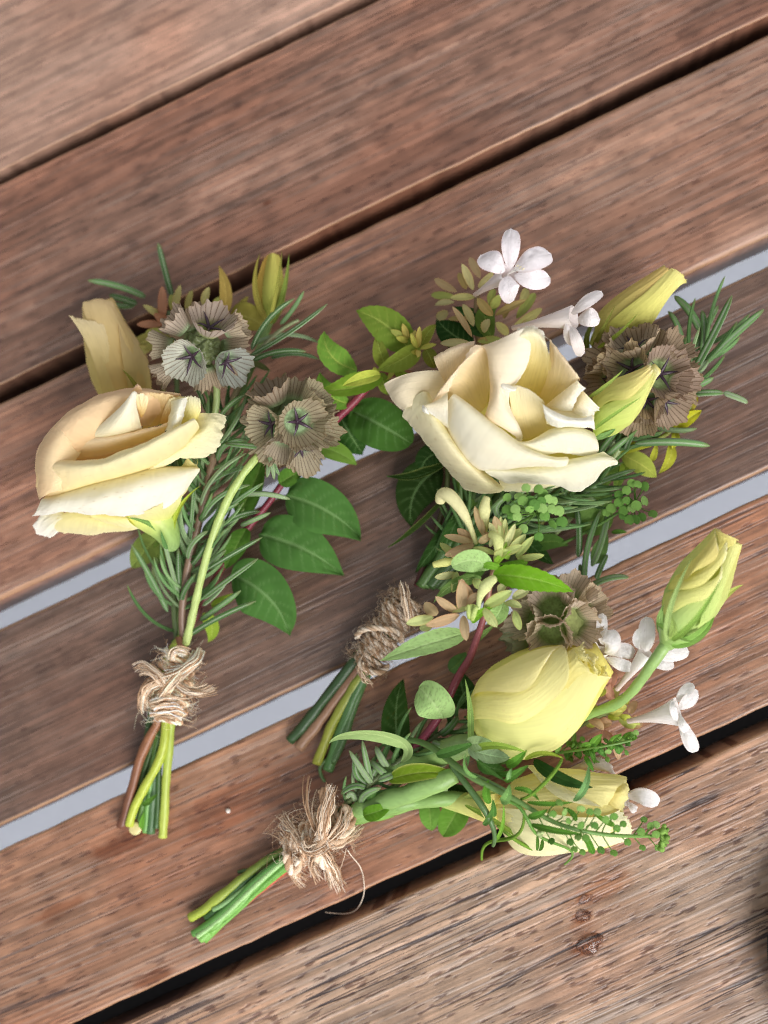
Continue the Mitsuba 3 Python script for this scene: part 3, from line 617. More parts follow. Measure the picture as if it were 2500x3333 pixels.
# rose bloom
rose = add(B, 'rose_bloom', tube(R1.pts([(800, 900, 25), (900, 1060, 25), (975, 1170, 23), (1010, 1290, 20)]), [9, 6.5, 4.0, 2.2], n=20, sides=18, col=[BUTTER, srgb(214, 222, 120), srgb(150, 178, 96), srgb(128, 158, 96)]), 'stem_skin', label='pale yellow rose bloom seen from the side with peach shade painted on its upper left')
OC = (0.80, 0.55, 0.18)
petals(rose, R1, [
    ([[(330, 640, 36), (380, 560, 41), (460, 500, 42.5), (600, 440, 42), (760, 420, 36), (900, 400, 29), (990, 390, 29)],
      [(110, 640, 39), (200, 520, 42.5), (330, 400, 45), (520, 300, 46), (720, 250, 44), (900, 260, 39), (1030, 290, 37)],
      [(60, 640, 37), (110, 515, 40), (230, 380, 43), (440, 240, 45), (640, 178, 45), (850, 168, 43), (1060, 195, 42)],
      [(35, 700, 34), (60, 560, 36), (165, 405, 39), (390, 235, 41), (640, 150, 41), (860, 148, 39), (1090, 195, 38)]], (0.86, 0.63, 0.34), (0.87, 0.65, 0.40), dict(ruff=0.8, power=0.5)),  # peach of the side away from the light, put into the colour
    ([[(800, 440, 30), (900, 410, 29), (990, 390, 30)], [(840, 310, 36), (950, 300, 36), (1060, 320, 37)], [(858, 170, 44), (980, 186, 44), (1105, 212, 43)]], OC, (0.84, 0.68, 0.38), dict()),
    ([[(930, 400, 33), (980, 390, 34), (1040, 390, 36)], [(960, 290, 38), (1020, 280, 40), (1080, 290, 41)], [(1000, 215, 43), (1070, 205, 45), (1135, 207, 45)]], OC, CREAM, dict(ruff=0.3)),
    ([[(1010, 235, 42), (1000, 330, 41), (985, 390, 40), (955, 440, 39)], [(1080, 215, 46), (1048, 330, 46.5), (1028, 400, 45), (1000, 450, 43)], [(1135, 205, 44.5), (1112, 300, 44), (1085, 392, 43), (1045, 452, 40)]], CREAM, IVORY, dict(ruff=0.7)),
    ([[(1080, 410, 37), (1150, 400, 38), (1208, 400, 37)], [(1095, 300, 40), (1160, 290, 41), (1222, 300, 39)], [(1108, 203, 40), (1170, 200, 41), (1218, 218, 39)]], BUTTER, CREAM, dict(ruff=0.4)),
    ([[(1000, 580, 37), (1100, 500, 39), (1180, 420, 39), (1190, 330, 38)], [(1080, 640, 38), (1200, 530, 41), (1290, 430, 41), (1300, 315, 39)], [(1195, 634, 33), (1368, 525, 33), (1380, 450, 34), (1398, 342, 34)]], (0.85, 0.77, 0.36), CREAM, dict(ruff=0.7)),
    ([[(240, 640, 33), (395, 652, 30), (650, 588, 32), (850, 512, 35), (960, 458, 37)], [(180, 600, 38), (385, 585, 39), (630, 535, 42), (830, 475, 42.5), (975, 422, 41.5)], [(165, 548, 38), (370, 513, 41), (600, 480, 43.5), (800, 442, 43.5), (985, 392, 41)]], (0.82, 0.62, 0.26), (0.86, 0.70, 0.44), dict(ruff=0.35, flush=PEACH)),
    ([[(370, 512, 40), (560, 492, 42), (805, 440, 42)], [(545, 365, 46), (665, 370, 49.5), (778, 350, 45)], [(690, 225, 50), (730, 205, 52), (757, 235, 50)], [(718, 192, 50), (750, 183, 50.5), (775, 185, 49)]], (0.86, 0.79, 0.5), IVORY, dict(ruff=0.25, edge=(0.8, 0.62, 0.45))),
    ([[(788, 352, 40), (792, 352, 40), (802, 345, 40)], [(765, 260, 45), (800, 270, 45), (836, 282, 44)], [(745, 190, 50), (800, 178, 50), (848, 205, 48)]], OC, CREAM, dict(ruff=0.4, res=(26, 26))),
    ([[(100, 850, 28), (230, 880, 33), (430, 810, 35), (700, 740, 36), (850, 690, 36), (1180, 450, 38)], [(45, 860, 32), (190, 906, 37), (420, 837, 40), (700, 762, 41), (840, 715, 41), (1212, 430, 41)], [(38, 760, 37), (230, 750, 45), (430, 735, 47.5), (720, 655, 49.5), (960, 540, 48.5), (1200, 388, 45)], [(55, 640, 36), (230, 652, 40), (400, 656, 42), (700, 577, 45), (950, 467, 46), (1172, 358, 45)]], (0.86, 0.74, 0.30), (0.86, 0.80, 0.52), dict(ruff=0.5, flush=(0.87, 0.74, 0.42), crease=0.18, tear=0.5, side=(0.87, 0.63, 0.34))),
    ([[(820, 700, 36), (950, 610, 38), (1100, 520, 39), (1200, 450, 39)], [(840, 730, 39), (970, 650, 41), (1110, 570, 41), (1200, 500, 40)], [(880, 758, 37), (1000, 690, 38), (1110, 625, 38), (1195, 560, 37)]], (0.86, 0.74, 0.26), CREAM, dict(ruff=0.4)),
    ([[(880, 900, 30), (1000, 800, 33), (1130, 640, 35)], [(1000, 940, 31), (1110, 830, 34), (1192, 690, 34)], [(1060, 960, 28), (1150, 830, 30), (1195, 640, 30)]], (0.84, 0.78, 0.3), (0.86, 0.80, 0.4), dict(ruff=0.3)),
    ([[(230, 900, 33), (500, 800, 35), (800, 730, 35), (1000, 710, 34), (1200, 700, 32)], [(90, 930, 34), (220, 905, 37.5), (500, 815, 39.5), (800, 748, 40), (1000, 725, 39), (1215, 717, 36)], [(50, 1000, 33), (230, 970, 40), (500, 930, 43), (800, 865, 43), (1000, 830, 41), (1200, 762, 35)], [(12, 1058, 29), (200, 1048, 35), (420, 1045, 37), (700, 1056, 36), (860, 1035, 35), (1075, 930, 32)]], (0.86, 0.74, 0.28), IVORY, dict(ruff=0.6, crease=0.12, power=0.6)),
    ([[(880, 1120, 27), (960, 1110, 28), (1030, 1050, 26)], [(790, 1100, 30), (930, 1040, 33), (1080, 960, 31)], [(690, 1052, 33), (860, 1010, 37), (1090, 890, 34)]], (0.70, 0.76, 0.16), (0.86, 0.80, 0.42), dict(ruff=0.3, power=0.6)),
    ([[(880, 1100, 25), (800, 1070, 27), (750, 1050, 28)], [(700, 1110, 28), (500, 1080, 31), (350, 1010, 31)], [(780, 1150, 25), (450, 1130, 30), (180, 1090, 29)], [(620, 1157, 24), (440, 1200, 24), (200, 1168, 24)]], (0.84, 0.74, 0.2), (0.86, 0.80, 0.46), dict(ruff=0.7)),
    ([[(420, 1030, 29), (250, 1040, 30), (200, 1000, 30)], [(330, 1090, 28), (170, 1090, 29), (100, 1040, 28)], [(190, 1165, 23), (90, 1212, 21), (35, 1180, 23), (60, 1090, 25)]], (0.86, 0.78, 0.36), IVORY, dict(ruff=0.6)),
    ([[(700, 1060, 31), (600, 1050, 32), (430, 1045, 33)], [(710, 1100, 31), (590, 1110, 31), (470, 1090, 31)], [(780, 1150, 26), (690, 1150, 26), (610, 1155, 25)]], (0.84, 0.76, 0.26), (0.86, 0.81, 0.5), dict(ruff=0.4)),
    ([[(400, 500, 37), (375, 570, 38), (330, 650, 39), (250, 745, 43), (225, 870, 40)], [(280, 450, 43), (190, 545, 44), (130, 650, 44), (110, 770, 43), (120, 905, 38)], [(190, 385, 41), (100, 500, 39), (42, 640, 36.5), (34, 770, 34), (62, 945, 30)]], (0.88, 0.72, 0.42), (0.87, 0.64, 0.38), dict(ruff=0.5, power=0.8, flush=(0.88, 0.74, 0.44))),  # left lobe: its shaded peach is painted in as well
    ([[(45, 620, 33), (400, 620, 31), (960, 440, 34)], [(50, 720, 33), (400, 740, 33), (1000, 540, 36)]], (0.84, 0.62, 0.30), (0.84, 0.66, 0.34), dict(res=(14, 30))),
    ([[(700, 560, 22), (500, 700, 22)], [(950, 700, 24), (700, 900, 24)], [(1050, 950, 22), (850, 1060, 22)]], (0.8, 0.66, 0.2), (0.82, 0.74, 0.3), dict(res=(14, 14))),
    ([[(720, 190, 44), (760, 165, 44), (800, 160, 43)], [(735, 150, 45), (765, 130, 45.5), (795, 140, 44)], [(745, 130, 44), (770, 112, 45), (790, 125, 44)]], PEACH, (0.80, 0.55, 0.36), dict(ruff=0.4, res=(16, 20))),
])
GS = srgb(120, 156, 84)
leaves(rose, R1, [([(1000, 1240, 23), (860, 1120, 30), (680, 1070, 34)], 42, dict(top=GS, fold=0.3, shape=(0.4, 1.0))), ([(1020, 1260, 22), (1100, 960, 28), (1225, 840, 27)], 40, dict(top=srgb(170, 186, 70), fold=0.3, shape=(0.4, 1.0))),
                  ([(980, 1300, 25), (955, 1230, 28), (935, 1160, 30)], 34, dict(top=srgb(96, 136, 76), fold=0.3, shape=(0.4, 1.0)))], 'sepal')

# half-open bloom behind
OB = srgb(206, 168, 104)
o = Ovoid(V1, (520, 830, 12), (385, 335, 14), (70, 120, 125, 105, 75), flat=0.85)
side = add(B, 'side_bloom', o.body((0.70, 0.60, 0.18), (0.84, 0.66, 0.30), ruff=0.4), 'petal', label='half-open peach-yellow bloom behind the rose')
for rows, b_, r_, k in [([[(520, 800, 0), (450, 780, 0), (410, 770, 0)], [(480, 600, 1), (400, 560, 2), (345, 560, 3)], [(420, 440, 2), (330, 420, 3), (255, 405, 4)]], (0.70, 0.56, 0.18), (0.85, 0.72, 0.42), dict(ruff=0.5)),
                      ([[(620, 770, -2), (560, 800, 0), (480, 790, 0)], [(600, 580, -1), (500, 570, 1.5), (400, 580, 1.5)], [(540, 460, 0), (440, 400, 2), (330, 400, 2)], [(480, 400, 0), (450, 335, 1), (330, 338, 1)]], (0.72, 0.54, 0.18), (0.84, 0.66, 0.36), dict(ruff=0.6)),
                      ([[(640, 780, -2), (590, 800, -1), (550, 800, 0)], [(630, 650, -1), (560, 640, 1), (510, 640, 2)], [(595, 540, -1), (545, 480, 1), (480, 440, 2)]], (0.62, 0.52, 0.16), (0.80, 0.62, 0.32), dict(ruff=0.5))]:
    add(side, 'petal', o.petal(rows, b_, r_, seed=len(scene), **k), 'petal')
leaves(side, V1, [([(600, 790, 24), (560, 720, 27), (500, 650, 26)], 22, dict(top=srgb(140, 140, 60), shape=(0.4, 1.0)))], 'sepal')

# small bud, upper right
o = Ovoid(V1, (1195, 430, 9), (1215, 112, 11), (22, 62, 62, 46, 26))
bud = add(B, 'bud', o.body(srgb(128, 150, 66), srgb(190, 176, 84)), 'petal', label='small closed yellow green bud at the top right')
for rows, b_, r_ in [([[(1190, 425, 0), (1160, 400, 0), (1150, 380, 0)], [(1190, 300, 1), (1140, 290, 1), (1125, 290, 1)], [(1215, 150, 1), (1180, 118, 1), (1160, 150, 1)]], srgb(150, 150, 62), srgb(206, 168, 84)),
                   ([[(1215, 430, 0), (1195, 430, 0), (1180, 420, 0)], [(1250, 300, 1), (1205, 290, 1.5), (1160, 290, 1)], [(1245, 130, 1), (1215, 108, 1.5), (1185, 120, 1)]], srgb(140, 160, 70), srgb(206, 198, 104))]:
    add(bud, 'petal', o.petal(rows, b_, r_, seed=len(scene), ruff=0.2, res=(24, 24)), 'petal')
leaves(bud, V1, [([(1195, 440, 10), (1130, 300, 16), (1150, 105, 18)], 30, dict(top=srgb(140, 132, 62), shape=(0.4, 0.9))), ([(1210, 440, 12), (1262, 280, 17), (1285, 110, 18)], 28, dict(top=srgb(120, 138, 62), shape=(0.4, 0.9))), ([(1200, 440, 16), (1215, 340, 22), (1240, 200, 22), (1250, 95, 18)], 18, dict(top=srgb(150, 150, 70), shape=(0.4, 0.9)))], 'sepal')
stems(B, V1, [([(1195, 430, 9), (1110, 640, 12), (960, 1000, 12), (780, 1900, 8)], [1.0], [srgb(112, 140, 76)])], 'flower_stem')

# seed heads
S1 = View(200, 750, 1659 / 900)
PALE_CUP = dict(film=(0.58, 0.60, 0.60), rib=(0.62, 0.55, 0.42))
seed_head(B, S1, (850, 700, 33), 235, [(765, 770, 148, dict(film=(0.56, 0.57, 0.50), rib=(0.22, 0.15, 0.08), n=(-0.15, 0.1), centre=0.36)), (895, 555, 150, dict(n=(0.05, -0.2), heart=(0.33, 0.38, 0.14))), (1010, 805, 132, dict(film=(0.46, 0.49, 0.41), rib=(0.18, 0.13, 0.08), heart=(0.40, 0.52, 0.34))),
                                     (690, 560, 105, dict(star=0)), (600, 690, 95, dict(star=0)), (620, 850, 85, dict(star=0)), (1040, 580, 90, dict(star=0.6, n=(0.6, -0.2)))], seed=3, stem=[(850, 760, 28), (930, 940, 26), (920, 1100, 24), (800, 1400, 16), (560, 2150, 9)], label='large papery seed head with pale cups, above the rose')
S2 = View(50, 750, 1659 / 1150)
seed_head(B, S2, (1285, 900, 30), 200, [(1335, 900, 118, dict(n=(0.1, 0.1))), (1180, 915, 105, dict(n=(-0.3, 0.05), film=(0.46, 0.42, 0.28))), (1205, 765, 108, dict(n=(-0.1, -0.35), film=(0.42, 0.34, 0.22))), (1350, 1050, 90, dict(n=(0.1, 0.5), heart=(0.3, 0.45, 0.28))), (1245, 1010, 75, dict(n=(-0.1, 0.4), star=0)), (1400, 780, 80, dict(star=0.5, n=(0.5, -0.4))), (1450, 930, 85, dict(star=0, n=(0.6, 0.1)))],
          seed=5, film=(0.47, 0.41, 0.28), label='smaller brown papery seed head right of the rose')
hp = [(1180, 1020, 27), (1100, 1105, 29), (1010, 1240, 27), (940, 1400, 24), (870, 1640, 18), (800, 1940, 9)]
stems(B, V1, [(hp, [1.05, 1.1, 1.15], [srgb(168, 190, 110), srgb(178, 196, 120)])], 'flower_stem')
needles(B, V1, [[(1175, 1030, 27), (1190, 1110, 27), (1180, 1160, 26)], [(1180, 1030, 27), (1220, 1110, 27), (1240, 1150, 26)], [(1170, 1020, 28), (1080, 1010, 30), (985, 1000, 27)], [(1175, 1025, 29), (1200, 1080, 31), (1215, 1170, 29)]], 1.5, kind='bract')

# rosemary
st = [(790, 1930, 8), (800, 1640, 14), (880, 1290, 19), (940, 1030, 20), (1020, 800, 19), (1150, 560, 17), (1330, 420, 17)]
ros = add(B, 'rosemary_sprig', tube(V1.pts(st), [1.1, 1.2, 1.2, 0.9, 0.5], n=50, col=[srgb(120, 96, 80), srgb(140, 116, 92), srgb(128, 140, 96)], bump=0.06), 'stem_skin', label='rosemary sprig with narrow grey green needles')
needles(ros, V1, [
    [(1100, 590, 20), (1330, 450, 24), (1465, 345, 26)], [(1110, 560, 18), (1180, 430, 20), (1310, 320, 20)], [(1245, 440, 18), (1310, 360, 20), (1355, 285, 20)], [(1110, 540, 16), (1270, 490, 16), (1430, 530, 13)], [(1120, 610, 21), (1230, 570, 24), (1365, 568, 25)], [(1200, 600, 16), (1330, 580, 16), (1425, 605, 13)],
    [(870, 1290, 24), (960, 1130, 30), (1085, 1045, 28)], [(950, 1010, 26), (1030, 905, 28), (1085, 770, 24)], [(880, 1350, 23), (960, 1250, 27), (1100, 1195, 26)], [(1000, 1300, 20), (1080, 1240, 25), (1165, 1185, 25)], [(1080, 1240, 21), (1200, 1240, 23), (1290, 1262, 21)], [(1060, 1385, 18), (1140, 1350, 22), (1198, 1325, 21)], [(970, 1390, 18), (1080, 1330, 20), (1150, 1320, 19)],
    [(810, 1540, 18), (850, 1450, 23), (905, 1410, 23)], [(830, 1570, 17), (880, 1500, 21), (915, 1440, 20)], [(905, 1590, 18), (1020, 1520, 24), (1160, 1440, 24)], [(880, 1730, 14), (1000, 1640, 18), (1140, 1540, 18)], [(880, 1760, 13), (960, 1690, 16), (1005, 1630, 16)], [(870, 1830, 11), (980, 1750, 15), (1060, 1690, 15)], [(820, 1900, 9), (950, 1820, 15), (1130, 1740, 15)],
    [(715, 1790, 8), (620, 1600, 14), (545, 1475, 16)], [(772, 1740, 12), (730, 1580, 19), (685, 1410, 26)], [(775, 1720, 11), (768, 1640, 15), (765, 1490, 17)], [(780, 1740, 12), (800, 1680, 16), (850, 1610, 17)], [(812, 1530, 16), (832, 1300, 22), (850, 1070, 22)], [(870, 1290, 18), (855, 1180, 20), (870, 1060, 20)], [(960, 880, 22), (1030, 800, 25), (1082, 770, 24)], [(850, 740, 22), (880, 800, 24), (895, 850, 23)], [(935, 760, 22), (935, 800, 24), (930, 850, 23)],
    [(950, 1080, 22), (1000, 1000, 26), (1090, 985, 25)], [(900, 1200, 21), (1010, 1130, 24), (1120, 1110, 24)], [(880, 1420, 19), (960, 1330, 22), (1050, 1280, 22)], [(860, 1500, 17), (950, 1440, 21), (1010, 1390, 20)], [(850, 1650, 15), (920, 1560, 19), (990, 1500, 19)], [(1000, 870, 22), (950, 960, 25), (930, 1020, 24)]], 1.5)
sprig_needles(ros, V1, st[:5], 46, 14, seed=4, span=(0.12, 0.98))
sprig_needles(ros, V1, [(830, 1640, 12), (900, 1290, 16), (980, 1030, 17), (1060, 860, 16)], 26, 17, width=1.2, seed=6, spread=48)
ros2 = add(B, 'rosemary_sprig', tube(V1.pts([(760, 1920, 6), (740, 1500, 8), (760, 800, 7), (720, 380, 6)]), [1.0, 0.7], n=30, col=[srgb(92, 110, 66)]), 'stem_skin')
needles(ros2, V1, [[(610, 312, 8), (480, 260, 12), (340, 235, 13)], [(570, 345, 6), (500, 320, 7), (440, 305, 7)], [(735, 310, 6), (700, 180, 8), (670, 58, 9)], [(560, 350, 5), (470, 350, 6), (430, 330, 6)]], 2.0)
sprig_needles(ros2, V1, [(760, 1900, 6), (740, 1500, 8), (760, 1000, 8)], 16, 16, seed=8)

# leafy sprig on the right, with dark glossy leaves
rs = add(B, 'leafy_sprig', tube(V1.pts([(800, 1900, 5), (960, 1600, 7), (1090, 1400, 9), (1180, 1290, 11), (1245, 1200, 12), (1300, 1120, 11)]), [0.9, 1.1, 0.9], n=30, col=[srgb(110, 60, 50), srgb(118, 40, 58)]), 'stem_skin', label='sprig of dark green oval leaves on a red stem')
leaves(rs, V1, [([(1265, 1245, 13), (1430, 1300, 16), (1622, 1450, 7)], 250, dict(DARK_LEAF, shape=(0.55, 1.0), roll=-8)), ([(1148, 1430, 11), (1320, 1480, 15), (1540, 1620, 6)], 250, dict(DARK_LEAF, shape=(0.5, 1.05), roll=4)), ([(1020, 1620, 8), (1150, 1690, 13), (1292, 1895, 3)], 265, dict(DARK_LEAF, roll=-12, shape=(0.55, 0.9))),
                  ([(1050, 1350, 10), (1110, 1210, 12), (1165, 1070, 10)], 150, dict(MID_LEAF, roll=20)), ([(1085, 1400, 12), (1040, 1480, 14), (985, 1590, 12)], 110, dict(MID_LEAF, roll=-10)), ([(1415, 1020, 14), (1520, 1045, 15), (1603, 1102, 12)], 95, dict(MID_LEAF, top=srgb(112, 148, 60), roll=10)), ([(1240, 1190, 14), (1300, 1150, 15), (1350, 1130, 13)], 90, dict(MID_LEAF)), ([(880, 1800, 9), (920, 1850, 8), (905, 1935, 5)], 70, dict(LIME_LEAF, roll=10)), ([(920, 1760, 10), (1000, 1730, 12), (1050, 1700, 11)], 50, dict(LIME_LEAF))])
# pale foliage behind the seed head
fs = add(B, 'leaf_cluster', tube(V1.pts([(760, 1800, 5), (720, 1000, 7), (700, 600, 9), (740, 420, 10)]), [0.8, 0.6], n=24, col=[srgb(120, 120, 70)]), 'stem_skin', label='cluster of small pale pinkish green leaves behind the large seed head')
rosette(fs, V1, [((700, 420, 12), (600, 350, 15)), ((690, 430, 13), (690, 260, 15)), ((740, 400, 13), (775, 255, 17)), ((800, 380, 13), (830, 280, 15)), ((880, 360, 13), (910, 265, 16)), ((700, 440, 12), (570, 440, 13)), ((760, 400, 12), (730, 300, 14)), ((940, 370, 12), (960, 310, 13)), ((690, 470, 13), (610, 480, 15)), ((640, 560, 12), (520, 560, 14)), ((720, 430, 12), (650, 390, 16))], 52, seed=2, cols=[srgb(182, 176, 108), srgb(190, 140, 110), srgb(172, 178, 100), srgb(196, 190, 124)])
leaves(fs, V1, [([(980, 400, 10), (990, 300, 14), (955, 165, 14)], 62, dict(top=srgb(176, 152, 80), vein=srgb(196, 176, 104))), ([(1040, 400, 9), (1070, 340, 10), (1095, 310, 9)], 40, dict(top=srgb(170, 160, 80))), ([(1010, 400, 9), (1100, 410, 12), (1200, 480, 9)], 130, dict(top=srgb(140, 134, 62), vein=srgb(160, 154, 84))), ([(760, 560, 11), (640, 520, 13), (520, 570, 11)], 90, dict(top=srgb(160, 156, 88))), ([(690, 1420, 8), (620, 1490, 9), (545, 1585, 5)], 130, dict(top=srgb(128, 148, 72), roll=8)), ([(700, 1440, 8), (690, 1500, 9), (665, 1560, 6)], 90, dict(top=srgb(110, 138, 60))), ([(1120, 620, 14), (1160, 640, 15), (1200, 660, 13)], 30, dict(top=srgb(112, 120, 74)))])

# binding and cut stems
stems(B, W1, [([(520, 40, 9), (400, 550, 7), (310, 720, 6), (240, 950, 4), (172, 1185, 2)], [1.2, 1.3, 1.35], [srgb(128, 86, 60), srgb(146, 98, 66), srgb(112, 72, 54)]), ([(540, 40, 8), (440, 580, 8), (428, 700, 7.5), (330, 920, 5.5), (225, 1175, 3)], [1.2, 1.35], [srgb(150, 168, 62), srgb(184, 196, 72)]),
              ([(560, 40, 8), (472, 580, 7), (452, 800, 5.5), (424, 1245, 2)], [1.1, 1.3], [srgb(140, 164, 66), srgb(178, 192, 82)]), ([(520, 60, 4), (350, 560, 4), (325, 760, 3), (235, 1130, 1.8)], [1.4, 1.2], [srgb(62, 92, 46)]), ([(530, 60, 5), (400, 600, 4), (372, 900, 3), (352, 1222, 1.6)], [1.5, 1.2], [srgb(58, 88, 50), srgb(74, 108, 66)]),
              ([(530, 60, 5), (395, 640, 5), (345, 960, 3.5), (318, 1215, 1.6)], [0.9], [srgb(110, 160, 80)]), ([(500, 60, 5), (380, 560, 3), (290, 900, 2), (262, 1130, 1.5)], [1.2], [srgb(70, 98, 52)]), ([(520, 60, 6), (420, 560, 6), (360, 800, 4.5), (285, 1150, 3)], [0.7], [srgb(88, 124, 60)]), ([(530, 60, 6), (415, 580, 6), (400, 900, 4), (385, 1190, 2.6)], [0.75], [srgb(66, 98, 52)]), ([(520, 60, 5), (405, 560, 5), (310, 860, 3), (250, 1080, 2)], [0.8], [srgb(84, 112, 60)])])
leaves(B, W1, [([(300, 1050, 4), (340, 1030, 6), (395, 980, 4)], 34, dict(MID_LEAF)), ([(290, 1200, 2), (300, 1150, 4), (310, 1090, 4)], 34, dict(MID_LEAF, top=srgb(112, 168, 60)))], 'stem_leaf')
add(B, 'cut_chip', ball(W1((258, 1192, 2.4)), 1.9, UP, 0.7, col=srgb(214, 202, 140)), 'stem_skin')
tw = twine_wrap(B, W1, (525, 130, 7.5), (452, 560, 6.5), 3.5, 3.3, 13, 0.8, tone=1.4, col=2, seed=21, fuzz_n=320, fuzz_len=7, label='frayed cream twine with a knot round the left stems', knots=[
    ([(560, 250, 12), (470, 320, 14), (380, 430, 11), (350, 460, 8)], 0.9), ([(360, 460, 10), (440, 440, 12), (540, 470, 9)], 0.9), ([(380, 510, 9), (450, 515, 11), (530, 530, 8)], 0.8)])
CR = 1.25
for pts, rad, ns, sp_, sd in [([(480, 175, 12), (500, 115, 14), (580, 130, 13)], 0.9, 20, 0.1, 36), ([(640, 130, 8), (590, 210, 12), (430, 285, 14)], 1.5, 44, 0.1, 31), ([(430, 300, 14), (330, 350, 12), (320, 470, 8)], 1.6, 44, 0.15, 32), ([(540, 260, 13), (470, 330, 15), (400, 430, 12), (390, 500, 9)], 1.5, 40, 0.1, 33), ([(370, 450, 12), (450, 430, 14), (540, 440, 11)], 1.5, 40, 0.1, 34), ([(370, 520, 10), (450, 500, 12), (535, 520, 9)], 1.3, 34, 0.1, 35)]:
    m_ = tassel(W1, pts, rad, ns, sp_, seed=sd, thick=0.2); add(tw, 'twine_clump', (m_[0], m_[1], np.clip(m_[2] * CR, 0, 0.85)), 'fibre')
add(tw, 'frayed_end', tassel(W1, [(520, 330, 14), (600, 380, 15), (738, 352, 13)], 1.3, 34, 0.15, seed=3), 'fibre')
add(tw, 'frayed_end', tassel(W1, [(440, 330, 14), (390, 270, 15), (330, 225, 14), (268, 235, 12)], 1.2, 34, 0.3, seed=4), 'fibre')
add(tw, 'frayed_end', tassel(W1, [(360, 300, 13), (315, 380, 11), (330, 470, 8)], 1.4, 26, 0.2, seed=5), 'fibre')

# ---------------------------------------------------------------- boutonniere at the upper right
B = 'boutonniere_001'
labels[B] = {'label': 'upper right boutonniere with a wide open cream rose bloom and two white blossoms behind it', 'category': 'boutonniere', 'group': 'boutonnieres lying on the table'}
R2 = View(1250, 1050, 1659 / 800); V2 = View(1000, 700, 1.659); N2 = View(1850, 850, 1659 / 650); L2 = View(1200, 1450, 1.659); X2 = View(850, 1800, 2.765); L1 = View(350, 1650, 1659 / 900)

